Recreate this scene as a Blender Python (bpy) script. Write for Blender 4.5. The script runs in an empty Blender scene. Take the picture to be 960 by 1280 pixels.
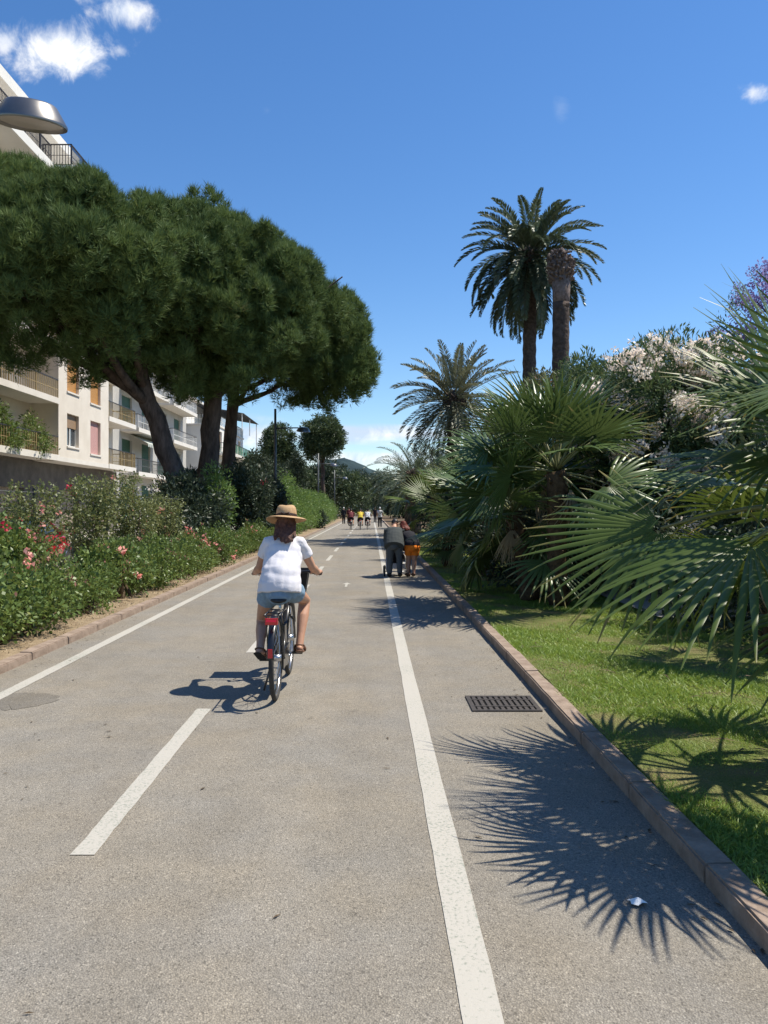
import bpy, bmesh, math, random
import numpy as np
from mathutils import Vector, Matrix

S = bpy.context.scene
COL = S.collection
R = math.radians

# ------------------------------------------------------------------ camera
cam = bpy.data.objects.new('camera', bpy.data.cameras.new('camera'))
COL.objects.link(cam)
cam.location = (0, 0, 1.6)
cam.rotation_euler = (R(90), 0, 0)
cam.data.sensor_fit = 'VERTICAL'
cam.data.sensor_height = 36.0
cam.data.lens = 28.1
cam.data.shift_x = 16 / 1280
cam.data.shift_y = -5 / 1280
cam.data.clip_end = 6000
cam.data.clip_start = 0.05
S.camera = cam

# ------------------------------------------------------------------ light and sky
SUN_DIR = Vector((0.81, 0.20, 1.50)).normalized()
EXPOSURE = 0.50
S.view_settings.view_transform = 'Standard'
S.view_settings.look = 'None'
S.view_settings.exposure = EXPOSURE
S.view_settings.gamma = 1.0
S.render.film_transparent = False
try:
    S.cycles.max_bounces = 6
    S.cycles.transparent_max_bounces = 6
except Exception:
    pass

W = bpy.data.worlds.new('World')
S.world = W
W.use_nodes = True
wt = W.node_tree
wt.nodes.clear()


def wn(kind, **kw):
    n = wt.nodes.new(kind)
    for k, v in kw.items():
        setattr(n, k, v)
    return n


def wmath(op, a, b=None, c=None, clamp=False):
    n = wn('ShaderNodeMath', operation=op, use_clamp=clamp)
    for i, x in enumerate((a, b, c)):
        if x is None:
            continue
        if isinstance(x, (int, float)):
            n.inputs[i].default_value = x
        else:
            wt.links.new(x, n.inputs[i])
    return n.outputs[0]


sky = wn('ShaderNodeTexSky', sky_type='NISHITA')
sky.sun_disc = False
sky.sun_elevation = math.asin(SUN_DIR.z)
sky.sun_rotation = math.atan2(SUN_DIR.x, SUN_DIR.y)
sky.air_density = 1.0
sky.dust_density = 0.1
sky.ozone_density = 3.5
tc = wn('ShaderNodeTexCoord')
sep = wn('ShaderNodeSeparateXYZ')
wt.links.new(tc.outputs['Generated'], sep.inputs[0])
dx, dy, dz = sep.outputs
ys = wmath('MAXIMUM', dy, 0.05)
cu = wmath('DIVIDE', dx, ys)
cv = wmath('DIVIDE', dz, ys)
cn = wn('ShaderNodeTexNoise')
cn.inputs['Scale'].default_value = 21
cn.inputs['Detail'].default_value = 12
cn.inputs['Roughness'].default_value = 0.62
cn.inputs['Distortion'].default_value = 0.35
wt.links.new(tc.outputs['Generated'], cn.inputs['Vector'])
# streaky noise for the low bands of cloud
cm = wn('ShaderNodeMapping')
cm.inputs['Scale'].default_value = (6, 6, 46)
wt.links.new(tc.outputs['Generated'], cm.inputs[0])
cn2 = wn('ShaderNodeTexNoise')
cn2.inputs['Scale'].default_value = 1.0
cn2.inputs['Detail'].default_value = 7
wt.links.new(cm.outputs[0], cn2.inputs['Vector'])
clouds = None
# (u, v, half width, half height, weight, low band?)
for u0, v0, a, b, wgt, band in (
        (-0.385, 0.572, 0.085, 0.046, 1.0, 0), (-0.46, 0.585, 0.035, 0.024, 0.8, 0),
        (-0.31, 0.622, 0.05, 0.03, 0.9, 0), (-0.335, 0.645, 0.05, 0.02, 0.6, 0), (-0.315, 0.572, 0.014, 0.012, 0.45, 0),
        (0.479, 0.519, 0.025, 0.016, 0.8, 0), (0.236, 0.500, 0.016, 0.022, 0.13, 0), (-0.13, 0.497, 0.012, 0.012, 0.07, 0),
        (0.02, 0.092, 0.17, 0.016, 1.0, 1), (0.0, 0.062, 0.22, 0.013, 0.75, 1), (-0.15, 0.088, 0.06, 0.026, 0.95, 1), (-0.1, 0.035, 0.35, 0.02, 0.6, 1),
        (0.35, 0.06, 0.3, 0.03, 0.7, 1), (-0.7, 0.07, 0.3, 0.03, 0.7, 1)):
    du = wmath('MULTIPLY', wmath('SUBTRACT', cu, u0), 1 / a)
    dv = wmath('MULTIPLY', wmath('SUBTRACT', cv, v0), 1 / b)
    r = wmath('SQRT', wmath('ADD', wmath('MULTIPLY', du, du), wmath('MULTIPLY', dv, dv)))
    e = wmath('SUBTRACT', 1.0, r)
    nz = wmath('MULTIPLY', wmath('SUBTRACT', (cn2 if band else cn).outputs[0], 0.5), 3.1 if not band else 2.4)
    mr = wn('ShaderNodeMapRange', interpolation_type='SMOOTHSTEP')
    mr.inputs['From Min'].default_value = 0.02
    mr.inputs['From Max'].default_value = 1.05
    wt.links.new(wmath('ADD', e, nz), mr.inputs['Value'])
    gate = wmath('MULTIPLY', wmath('GREATER_THAN', e, -0.9), wgt)
    m = wmath('MULTIPLY', mr.outputs[0], gate)
    # fade with the ellipse so noise never leaves stray bits
    mf = wn('ShaderNodeMapRange', interpolation_type='SMOOTHSTEP')
    mf.inputs['From Min'].default_value = -0.45
    mf.inputs['From Max'].default_value = 0.1
    wt.links.new(e, mf.inputs['Value'])
    m = wmath('MULTIPLY', m, mf.outputs[0])
    clouds = m if clouds is None else wmath('MAXIMUM', clouds, m)
clouds = wmath('MULTIPLY', clouds, wmath('GREATER_THAN', dy, 0.06))
hs = wn('ShaderNodeHueSaturation')
hs.inputs['Saturation'].default_value = 1.22
hs.inputs['Hue'].default_value = 0.504
wt.links.new(sky.outputs[0], hs.inputs['Color'])
mixc = wn('ShaderNodeMix', data_type='RGBA')
wt.links.new(clouds, mixc.inputs[0])
wt.links.new(hs.outputs[0], mixc.inputs[6])
cr_ = wn('ShaderNodeValToRGB')
cr_.color_ramp.elements[0].position = 0.42; cr_.color_ramp.elements[0].color = (4.2, 4.9, 6.0, 1)
cr_.color_ramp.elements[1].position = 0.60; cr_.color_ramp.elements[1].color = (6.9, 6.95, 7.1, 1)
wt.links.new(cn.outputs[0], cr_.inputs[0])
wt.links.new(cr_.outputs[0], mixc.inputs[7])
bg = wn('ShaderNodeBackground')
bg.inputs['Strength'].default_value = 0.115
wt.links.new(mixc.outputs[2], bg.inputs['Color'])
wo = wn('ShaderNodeOutputWorld')
wt.links.new(bg.outputs[0], wo.inputs['Surface'])

sl = bpy.data.lights.new('sun', 'SUN')
sl.energy = 5.0
sl.angle = R(0.53)
sl.color = (1.0, 0.935, 0.81)
sun = bpy.data.objects.new('sun', sl)
COL.objects.link(sun)
sun.rotation_euler = (-SUN_DIR).to_track_quat('-Z', 'Y').to_euler()
sun.location = (20, 5, 40)

# ------------------------------------------------------------------ helpers: objects


def tag(o, label=None, cat=None, group=None, kind=None):
    if label: o['label'] = label
    if cat: o['category'] = cat
    if group: o['group'] = group
    if kind: o['kind'] = kind
    return o


def thing(name, label, cat, loc=(0, 0, 0), group=None):
    o = bpy.data.objects.new(name, None)
    COL.objects.link(o)
    o.location = loc
    o.empty_display_size = 0.2
    return tag(o, label, cat, group)


def link(name, me, parent=None):
    o = bpy.data.objects.new(name, me)
    COL.objects.link(o)
    if parent: o.parent = parent
    return o


def copy_tree(o, parent=None):
    c = o.copy()
    COL.objects.link(c)
    if parent: c.parent = parent
    for ch in list(o.children):
        copy_tree(ch, c)
    return c


def np_mesh(name, V, F, mat, parent=None, rnd=None, off=None, smooth=False):
    """one object out of arrays: V n x 3, F m x 3 or m x 4"""
    V = np.asarray(V, dtype=np.float32)
    if off is not None: V = V - np.asarray(off, dtype=np.float32)
    F = np.asarray(F, dtype=np.int32)
    k = F.shape[1]
    me = bpy.data.meshes.new(name)
    me.vertices.add(len(V)); me.vertices.foreach_set('co', V.ravel())
    me.loops.add(F.size); me.loops.foreach_set('vertex_index', F.ravel())
    me.polygons.add(len(F))
    me.polygons.foreach_set('loop_start', np.arange(0, F.size, k, dtype=np.int32))
    if smooth: me.polygons.foreach_set('use_smooth', np.ones(len(F), dtype=bool))
    me.update(calc_edges=True)
    if rnd is not None:
        a = me.attributes.new('rnd', 'FLOAT', 'POINT')
        a.data.foreach_set('value', np.asarray(rnd, dtype=np.float32))
    if mat: me.materials.append(mat)
    return link(name, me, parent)


class MB:
    """collects boxes, tubes and sheets; build() links them as one mesh object"""

    def __init__(self): self.v = []; self.f = []

    def add(self, vs, fs):
        b = len(self.v)
        self.v += [tuple(p) for p in vs]
        self.f += [tuple(i + b for i in f) for f in fs]
        return self

    def box(self, x0, x1, y0, y1, z0, z1, M=None):
        vs = [Vector((x, y, z)) for z in (z0, z1) for x, y in ((x0, y0), (x1, y0), (x1, y1), (x0, y1))]
        if M: vs = [M @ p for p in vs]
        return self.add(vs, [(3, 2, 1, 0), (4, 5, 6, 7), (0, 1, 5, 4), (1, 2, 6, 5), (2, 3, 7, 6), (3, 0, 4, 7)])

    def cbox(self, c, s, M=None):
        c = Vector(c)
        T = Matrix.Translation(c) @ (M.to_4x4() if M else Matrix.Identity(4))
        return self.box(-s[0] / 2, s[0] / 2, -s[1] / 2, s[1] / 2, -s[2] / 2, s[2] / 2, T)

    def tube(self, pts, rad, n=8, side=None, flat=1.0, caps=True, closed=False, dome=False):
        """swept ring; rad = number or list; side = width axis, flat = depth/width (number or list)"""
        P = [Vector(p) for p in pts]
        m = len(P)
        rad = list(rad) if hasattr(rad, '__len__') else [rad] * m
        flat = list(flat) if hasattr(flat, '__len__') else [flat] * m
        if dome:
            d0 = (P[0] - P[1]).normalized(); d1 = (P[-1] - P[-2]).normalized()
            r0, r1 = rad[0], rad[-1]
            P = [P[0] + d0 * r0 * 0.95, P[0] + d0 * r0 * 0.62] + P + [P[-1] + d1 * r1 * 0.62, P[-1] + d1 * r1 * 0.95]
            rad = [r0 * 0.3, r0 * 0.78] + rad + [r1 * 0.78, r1 * 0.3]
            flat = [flat[0]] * 2 + flat + [flat[-1]] * 2
            m = len(P)
        u = None
        rings = []
        for i in range(m):
            if closed: t = P[(i + 1) % m] - P[i - 1]
            else: t = P[min(i + 1, m - 1)] - P[max(i - 1, 0)]
            t = t.normalized() if t.length > 1e-9 else Vector((0, 0, 1))
            if side is not None: a = Vector(side)
            elif u is None: a = Vector((1, 0, 0)) if abs(t.x) < 0.8 else Vector((0, 1, 0))
            else: a = u
            a = a - t * a.dot(t)
            a = a.normalized() if a.length > 1e-6 else t.orthogonal().normalized()
            u = a
            b = t.cross(a)
            rings.append([P[i] + a * (rad[i] * math.cos(2 * math.pi * k / n)) + b * (rad[i] * flat[i] * math.sin(2 * math.pi * k / n)) for k in range(n)])
        vs = [p for r_ in rings for p in r_]
        fs = []
        for i in range(m if closed else m - 1):
            j = (i + 1) % m
            for k in range(n):
                k2 = (k + 1) % n
                fs.append((i * n + k, i * n + k2, j * n + k2, j * n + k))
        if caps and not closed:
            fs.append(tuple(range(n - 1, -1, -1)))
            fs.append(tuple((m - 1) * n + k for k in range(n)))
        return self.add(vs, fs)

    def ball(self, c, r, n=10, m=6, M=None):
        r = r if hasattr(r, '__len__') else (r, r, r)
        vs = []
        for i in range(1, m):
            th = math.pi * i / m
            for k in range(n):
                ph = 2 * math.pi * k / n
                p = Vector((r[0] * math.sin(th) * math.cos(ph), r[1] * math.sin(th) * math.sin(ph), r[2] * math.cos(th)))
                vs.append((M @ p if M else p) + Vector(c))
        top = Vector((0, 0, r[2])); bot = Vector((0, 0, -r[2]))
        vs += [(M @ top if M else top) + Vector(c), (M @ bot if M else bot) + Vector(c)]
        fs = []
        for i in range(m - 2):
            for k in range(n):
                k2 = (k + 1) % n
                fs.append((i * n + k, (i + 1) * n + k, (i + 1) * n + k2, i * n + k2))
        a, b = len(vs) - 2, len(vs) - 1
        for k in range(n):
            fs.append((a, k, (k + 1) % n))
            fs.append((b, (m - 2) * n + (k + 1) % n, (m - 2) * n + k))
        return self.add(vs, fs)

    def lathe(self, prof, c=(0, 0, 0), n=20, M=None, caps=True):
        vs = []
        for r_, z in prof:
            for k in range(n):
                p = Vector((r_ * math.cos(2 * math.pi * k / n), r_ * math.sin(2 * math.pi * k / n), z))
                vs.append((M @ p if M else p) + Vector(c))
        m = len(prof)
        fs = [(i * n + k, i * n + (k + 1) % n, (i + 1) * n + (k + 1) % n, (i + 1) * n + k) for i in range(m - 1) for k in range(n)]
        if caps: fs += [tuple(range(n - 1, -1, -1)), tuple((m - 1) * n + k for k in range(n))]
        return self.add(vs, fs)

    def mesh(self, name, mat, smooth=False, off=None):
        me = bpy.data.meshes.new(name)
        o = Vector(off) if off is not None else Vector((0, 0, 0))
        me.from_pydata([tuple(Vector(p) - o) for p in self.v], [], self.f)
        me.update()
        if smooth: me.polygons.foreach_set('use_smooth', [True] * len(me.polygons))
        if mat: me.materials.append(mat)
        return me

    def build(self, name, mat, parent=None, smooth=False, off=None):
        return link(name, self.mesh(name, mat, smooth, off), parent)


def loose(name, mb, mat, parent, smooth=False, off=None):
    o = mb.build(name, mat, parent, smooth, off)
    o['kind'] = 'stuff'
    return o

# ------------------------------------------------------------------ helpers: materials


def mat(name, col, rough=0.6, spec=0.5, metal=0.0, col2=None, scale=5.0, bump=0.0, bscale=None, detail=6, sheen=0.0, lo=0.35, hi=0.65, stretch=None, coat=0.0):
    m = bpy.data.materials.new(name)
    m.use_nodes = True
    nt = m.node_tree
    b = nt.nodes['Principled BSDF']
    b.inputs['Base Color'].default_value = (*col, 1)
    b.inputs['Roughness'].default_value = rough
    b.inputs['Metallic'].default_value = metal
    b.inputs['Specular IOR Level'].default_value = spec
    if coat: b.inputs['Coat Weight'].default_value = coat
    if col2 is not None or bump:
        t = nt.nodes.new('ShaderNodeTexCoord')
        mp = nt.nodes.new('ShaderNodeMapping')
        if stretch: mp.inputs['Scale'].default_value = stretch
        nt.links.new(t.outputs['Object'], mp.inputs[0])
        n = nt.nodes.new('ShaderNodeTexNoise')
        n.inputs['Scale'].default_value = scale
        n.inputs['Detail'].default_value = detail
        n.inputs['Roughness'].default_value = 0.65
        nt.links.new(mp.outputs[0], n.inputs['Vector'])
        if col2 is not None:
            r_ = nt.nodes.new('ShaderNodeValToRGB')
            r_.color_ramp.elements[0].position = lo
            r_.color_ramp.elements[1].position = hi
            r_.color_ramp.elements[0].color = (*col, 1)
            r_.color_ramp.elements[1].color = (*col2, 1)
            nt.links.new(n.outputs[0], r_.inputs[0])
            nt.links.new(r_.outputs[0], b.inputs['Base Color'])
        if bump:
            n2 = n
            if bscale:
                n2 = nt.nodes.new('ShaderNodeTexNoise')
                n2.inputs['Scale'].default_value = bscale
                n2.inputs['Detail'].default_value = 5
                nt.links.new(mp.outputs[0], n2.inputs['Vector'])
            bp = nt.nodes.new('ShaderNodeBump')
            bp.inputs['Strength'].default_value = 1.0
            bp.inputs['Distance'].default_value = bump
            nt.links.new(n2.outputs[0], bp.inputs['Height'])
            nt.links.new(bp.outputs[0], b.inputs['Normal'])
    return m


LEAF_GAIN = 1.4


def leaf_mat(name, c1, c2, c3=None, rough=0.5, trans=0.28, spec=0.4, tcol=None):
    """leaf surface: colour from each leaf's own random value, light passing through"""
    m = bpy.data.materials.new(name)
    m.use_nodes = True
    nt = m.node_tree
    b = nt.nodes['Principled BSDF']
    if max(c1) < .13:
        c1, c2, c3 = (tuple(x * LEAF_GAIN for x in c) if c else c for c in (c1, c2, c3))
    out = nt.nodes['Material Output']
    at = nt.nodes.new('ShaderNodeAttribute')
    at.attribute_name = 'rnd'
    r_ = nt.nodes.new('ShaderNodeValToRGB')
    r_.color_ramp.elements[0].color = (*c1, 1)
    r_.color_ramp.elements[1].color = (*c2, 1)
    if c3:
        r_.color_ramp.elements[1].position = 0.86
        e = r_.color_ramp.elements.new(1.0)
        e.color = (*c3, 1)
    nt.links.new(at.outputs['Fac'], r_.inputs[0])
    nt.links.new(r_.outputs[0], b.inputs['Base Color'])
    b.inputs['Roughness'].default_value = rough
    b.inputs['Specular IOR Level'].default_value = spec
    if trans:
        tr = nt.nodes.new('ShaderNodeBsdfTranslucent')
        hsv = nt.nodes.new('ShaderNodeHueSaturation')
        hsv.inputs['Hue'].default_value = 0.48
        hsv.inputs['Value'].default_value = 1.5
        nt.links.new(r_.outputs[0], hsv.inputs['Color'])
        nt.links.new(hsv.outputs[0], tr.inputs['Color'])
        mx = nt.nodes.new('ShaderNodeMixShader')
        mx.inputs[0].default_value = trans
        nt.links.new(b.outputs[0], mx.inputs[1])
        nt.links.new(tr.outputs[0], mx.inputs[2])
        nt.links.new(mx.outputs[0], out.inputs['Surface'])
    return m


def asphalt_mat(name, base, tint=(1.0, 0.90, 0.735)):
    m = bpy.data.materials.new(name)
    m.use_nodes = True
    nt = m.node_tree
    b = nt.nodes['Principled BSDF']
    b.inputs['Roughness'].default_value = 0.82
    b.inputs['Specular IOR Level'].default_value = 0.3
    t = nt.nodes.new('ShaderNodeTexCoord')

    def noise(sc, det, rough=0.6):
        n = nt.nodes.new('ShaderNodeTexNoise')
        n.inputs['Scale'].default_value = sc
        n.inputs['Detail'].default_value = det
        n.inputs['Roughness'].default_value = rough
        nt.links.new(t.outputs['Object'], n.inputs['Vector'])
        return n.outputs[0]

    def remap(x, a, b_, c, d):
        r_ = nt.nodes.new('ShaderNodeMapRange')
        for i, v in zip(('From Min', 'From Max', 'To Min', 'To Max'), (a, b_, c, d)):
            r_.inputs[i].default_value = v
        nt.links.new(x, r_.inputs['Value'])
        return r_.outputs[0]

    def mul(a, b_):
        n = nt.nodes.new('ShaderNodeMath')
        n.operation = 'MULTIPLY'
        nt.links.new(a, n.inputs[0]); nt.links.new(b_, n.inputs[1])
        return n.outputs[0]
    vo = nt.nodes.new('ShaderNodeTexVoronoi')
    vo.inputs['Scale'].default_value = 135
    nt.links.new(t.outputs['Object'], vo.inputs['Vector'])
    vo2 = nt.nodes.new('ShaderNodeTexVoronoi')
    vo2.inputs['Scale'].default_value = 290
    nt.links.new(t.outputs['Object'], vo2.inputs['Vector'])
    sepc = nt.nodes.new('ShaderNodeSeparateColor')
    nt.links.new(vo.outputs['Color'], sepc.inputs[0])
    sepd = nt.nodes.new('ShaderNodeSeparateColor')
    nt.links.new(vo2.outputs['Color'], sepd.inputs[0])
    stone = remap(sepc.outputs[0], 0, 1, 0.87, 1.13)
    fine = remap(sepd.outputs[0], 0, 1, 0.84, 1.17)
    gaps = remap(vo.outputs['Distance'], 0.3, 0.75, 1.05, 0.80)
    big = remap(noise(0.55, 6), 0.3, 0.7, 0.92, 1.08)
    mid = remap(noise(3.2, 5), 0.3, 0.7, 0.92, 1.08)
    spots = remap(noise(5.0, 3), 0.66, 0.72, 1.0, 0.80)
    vo3 = nt.nodes.new('ShaderNodeTexVoronoi')
    vo3.inputs['Scale'].default_value = 128
    nt.links.new(t.outputs['Object'], vo3.inputs['Vector'])
    sepe = nt.nodes.new('ShaderNodeSeparateColor')
    nt.links.new(vo3.outputs['Color'], sepe.inputs[0])
    pale = remap(sepe.outputs[0], 0.90, 0.95, 1.0, 1.34)
    darkst = remap(sepe.outputs[1], 0.88, 0.94, 1.0, 0.66)
    v = mul(mul(mul(stone, fine), mul(big, mid)), mul(mul(gaps, spots), mul(pale, darkst)))
    # worn wheel track streaks along the path
    mp = nt.nodes.new('ShaderNodeMapping')
    mp.inputs['Scale'].default_value = (1.6, 0.07, 1)
    nt.links.new(t.outputs['Object'], mp.inputs[0])
    ns = nt.nodes.new('ShaderNodeTexNoise')
    ns.inputs['Scale'].default_value = 1.2
    ns.inputs['Detail'].default_value = 4
    nt.links.new(mp.outputs[0], ns.inputs['Vector'])
    v = mul(v, remap(ns.outputs[0], 0.3, 0.7, 0.93, 1.07))
    cr = nt.nodes.new('ShaderNodeMix')
    cr.data_type = 'RGBA'
    cr.inputs[6].default_value = (base * tint[0] * 1.03, base * tint[1], base * tint[2] * 0.96, 1)
    cr.inputs[7].default_value = (base * tint[0] * 0.98, base * tint[1], base * tint[2] * 1.05, 1)
    nt.links.new(remap(noise(1.3, 4), 0.35, 0.65, 0, 1), cr.inputs[0])
    mx = nt.nodes.new('ShaderNodeVectorMath')
    mx.operation = 'SCALE'
    nt.links.new(cr.outputs[2], mx.inputs[0])
    nt.links.new(v, mx.inputs['Scale'])
    nt.links.new(mx.outputs[0], b.inputs['Base Color'])
    bp = nt.nodes.new('ShaderNodeBump')
    bp.inputs['Distance'].default_value = 0.004
    bp.inputs['Strength'].default_value = 0.8
    inv = remap(vo.outputs['Distance'], 0, 0.8, 1, 0)
    nt.links.new(inv, bp.inputs['Height'])
    nt.links.new(bp.outputs[0], b.inputs['Normal'])
    return m


def paint_mat(name):
    """road paint worn through to the stones in places"""
    m = bpy.data.materials.new(name)
    m.use_nodes = True
    nt = m.node_tree
    b = nt.nodes['Principled BSDF']
    b.inputs['Roughness'].default_value = 0.7
    t = nt.nodes.new('ShaderNodeTexCoord')
    n = nt.nodes.new('ShaderNodeTexNoise')
    n.inputs['Scale'].default_value = 62
    n.inputs['Detail'].default_value = 6
    n.inputs['Roughness'].default_value = 0.75
    nt.links.new(t.outputs['Object'], n.inputs['Vector'])
    n2 = nt.nodes.new('ShaderNodeTexNoise')
    n2.inputs['Scale'].default_value = 1.1
    nt.links.new(t.outputs['Object'], n2.inputs['Vector'])
    ad = nt.nodes.new('ShaderNodeMath'); ad.operation = 'MULTIPLY_ADD'
    ad.inputs[1].default_value = 0.35
    nt.links.new(n2.outputs[0], ad.inputs[0]); nt.links.new(n.outputs[0], ad.inputs[2])
    r_ = nt.nodes.new('ShaderNodeValToRGB')
    r_.color_ramp.elements[0].position = 0.545
    r_.color_ramp.elements[0].color = (0.24, 0.25, 0.205, 1)
    r_.color_ramp.elements[1].position = 0.635
    r_.color_ramp.elements[1].color = (0.41, 0.385, 0.335, 1)
    nt.links.new(ad.outputs[0], r_.inputs[0])
    nt.links.new(r_.outputs[0], b.inputs['Base Color'])
    bp = nt.nodes.new('ShaderNodeBump')
    bp.inputs['Distance'].default_value = 0.002
    nt.links.new(n.outputs[0], bp.inputs['Height'])
    nt.links.new(bp.outputs[0], b.inputs['Normal'])
    return m


M_ASPHALT = asphalt_mat('path_asphalt', 0.232)
M_STREET = asphalt_mat('street_asphalt', 0.16)
M_PATCH = asphalt_mat('patched_asphalt', 0.165)
M_PAINT = paint_mat('road_paint')
M_KERB = mat('kerb_stone', (0.205, 0.15, 0.112), 0.85, 0.3, col2=(0.325, 0.25, 0.195), scale=9, bump=0.006, bscale=60)
M_CONC = mat('pale_concrete', (0.36, 0.33, 0.29), 0.85, 0.3, col2=(0.46, 0.43, 0.38), scale=4, bump=0.004, bscale=40)
M_SAND = mat('sandy_soil', (0.20, 0.145, 0.09), 0.95, 0.2, col2=(0.33, 0.255, 0.165), scale=7, bump=0.02, bscale=45)
M_SOIL = mat('dark_soil', (0.07, 0.05, 0.03), 0.95, 0.2, col2=(0.17, 0.12, 0.075), scale=5, bump=0.02, bscale=40)
M_LAWN = mat('lawn_soil', (0.155, 0.19, 0.05), 0.95, 0.2, col2=(0.27, 0.21, 0.11), scale=2.4, lo=.42, hi=.72, bump=0.06, bscale=55)
M_GROUND = mat('ground', (0.07, 0.085, 0.03), 0.95, 0.2, col2=(0.16, 0.14, 0.07), scale=0.3)
M_HILL = mat('air_tinted_forested_hill', (0.016, 0.030, 0.034), 0.95, 0.1, col2=(0.034, 0.056, 0.060), scale=0.035, bump=3.0, bscale=0.06)  # forest colour tinted blue to stand for the air in between
M_BARK = mat('pine_bark', (0.045, 0.034, 0.028), 0.95, 0.2, col2=(0.135, 0.10, 0.082), scale=5, bump=0.06, bscale=7, stretch=(1, 1, 0.3))
M_PALMBARK = mat('palm_bark', (0.05, 0.038, 0.032), 0.95, 0.2, col2=(0.12, 0.09, 0.075), scale=6, bump=0.05, bscale=9)
M_DEADTOP = mat('cut_leaf_base', (0.10, 0.075, 0.065), 0.95, 0.2, col2=(0.24, 0.19, 0.17), scale=9, bump=0.01)
M_TWIG = mat('brown_twig', (0.06, 0.042, 0.025), 0.9, 0.2, col2=(0.14, 0.10, 0.06), scale=8)
M_FIBRE = mat('palm_fibre', (0.045, 0.030, 0.018), 0.95, 0.1, col2=(0.12, 0.08, 0.045), scale=14, bump=0.02)

L_PINE = leaf_mat('pine_needles', (0.038, 0.068, 0.025), (0.100, 0.145, 0.046), (0.175, 0.170, 0.068), 0.65, 0.18, 0.2)
L_FAN = leaf_mat('fan_palm_leaf', (0.034, 0.060, 0.009), (0.064, 0.092, 0.018), (0.17, 0.14, 0.045), 0.40, 0.20, 0.30)
L_FANPALE = leaf_mat('pale_fan_palm_leaf', (0.031, 0.060, 0.015), (0.076, 0.112, 0.036), (0.21, 0.18, 0.07), 0.36, 0.13, 0.40)
L_DATE = leaf_mat('date_palm_leaf', (0.038, 0.060, 0.036), (0.070, 0.095, 0.055), (0.13, 0.12, 0.07), 0.42, 0.15, 0.5)
L_DATEDRY = leaf_mat('grey_date_palm_leaf', (0.075, 0.090, 0.058), (0.12, 0.125, 0.075), (0.20, 0.165, 0.10), 0.45, 0.15, 0.5)
L_OLE = leaf_mat('oleander_leaf', (0.030, 0.052, 0.022), (0.070, 0.105, 0.040), (0.12, 0.12, 0.05), 0.55, 0.2, 0.25)
L_OLERED = leaf_mat('reddish_oleander_leaf', (0.045, 0.055, 0.025), (0.085, 0.095, 0.04), (0.17, 0.085, 0.05), 0.5, 0.2, 0.4)
L_ROSE = leaf_mat('rose_leaf', (0.044, 0.078, 0.018), (0.11, 0.155, 0.038), (0.20, 0.20, 0.06), 0.45, 0.25)
L_ROSEY = leaf_mat('yellowish_rose_leaf', (0.060, 0.080, 0.024), (0.125, 0.140, 0.050), (0.20, 0.18, 0.075), 0.5, 0.25)
L_GREEN = leaf_mat('bright_hedge_leaf', (0.050, 0.095, 0.022), (0.100, 0.165, 0.040), (0.16, 0.20, 0.06), 0.5, 0.3)
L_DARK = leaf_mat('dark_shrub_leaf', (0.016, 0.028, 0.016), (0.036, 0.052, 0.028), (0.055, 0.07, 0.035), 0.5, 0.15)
L_TREE = leaf_mat('far_tree_leaf', (0.024, 0.042, 0.018), (0.055, 0.080, 0.030), (0.09, 0.11, 0.045), 0.55, 0.2)
L_TREEDK = leaf_mat('dark_tree_leaf', (0.015, 0.026, 0.014), (0.034, 0.050, 0.024), (0.05, 0.065, 0.03), 0.6, 0.15)
L_GRASS = leaf_mat('grass_blade', (0.14, 0.235, 0.032), (0.26, 0.34, 0.068), (0.42, 0.36, 0.15), 0.5, 0.3)
L_DRY = leaf_mat('dry_leaf', (0.20, 0.155, 0.085), (0.36, 0.29, 0.18), None, 0.7, 0.15)
P_WHITE = leaf_mat('blush_petal', (0.76, 0.66, 0.57), (0.86, 0.82, 0.74), None, 0.6, 0.3)
P_PINK = leaf_mat('salmon_petal', (0.66, 0.22, 0.17), (0.74, 0.42, 0.34), None, 0.6, 0.3)
P_RED = leaf_mat('red_petal', (0.50, 0.015, 0.04), (0.62, 0.06, 0.09), None, 0.6, 0.25)
P_PURPLE = leaf_mat('purple_petal', (0.20, 0.15, 0.34), (0.34, 0.25, 0.48), None, 0.6, 0.3)
P_DRYPINK = leaf_mat('faded_petal', (0.26, 0.12, 0.09), (0.38, 0.20, 0.14), None, 0.7, 0.2)

M_CREAM = mat('cream_render', (0.62, 0.56, 0.48), 0.85, 0.3, col2=(0.70, 0.64, 0.56), scale=0.7)
M_WHITEWALL = mat('white_render', (0.68, 0.66, 0.62), 0.85, 0.3, col2=(0.74, 0.72, 0.68), scale=0.6)
M_GREYWALL = mat('shade_darkened_grey_stone', (0.10, 0.09, 0.082), 0.85, 0.3, col2=(0.16, 0.145, 0.13), scale=1.5)  # grey stone, colour darkened for the shade under the overhanging slab
M_PALEWALL = mat('pale_grey_render', (0.40, 0.39, 0.37), 0.85, 0.3, col2=(0.48, 0.46, 0.43), scale=0.6)
M_SLAB = mat('balcony_slab', (0.64, 0.60, 0.54), 0.8, 0.3, col2=(0.70, 0.66, 0.60), scale=1.2)
M_ORANGE = mat('orange_roller_shutter', (0.42, 0.20, 0.055), 0.6, 0.4, col2=(0.50, 0.26, 0.08), scale=3, stretch=(1, 1, 12))
M_BEIGE = mat('brown_roller_shutter', (0.30, 0.20, 0.12), 0.6, 0.4)
M_PINKB = mat('pink_blind', (0.52, 0.30, 0.28), 0.7, 0.3)
M_GREENSH = mat('green_shutter', (0.035, 0.10, 0.065), 0.6, 0.4)
M_FRAME = mat('white_window_frame', (0.72, 0.71, 0.68), 0.5, 0.4)
M_GLASS = mat('window_glass', (0.05, 0.06, 0.07), 0.08, 0.8)
M_RAIL = mat('tan_railing', (0.34, 0.255, 0.12), 0.6, 0.4)
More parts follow.
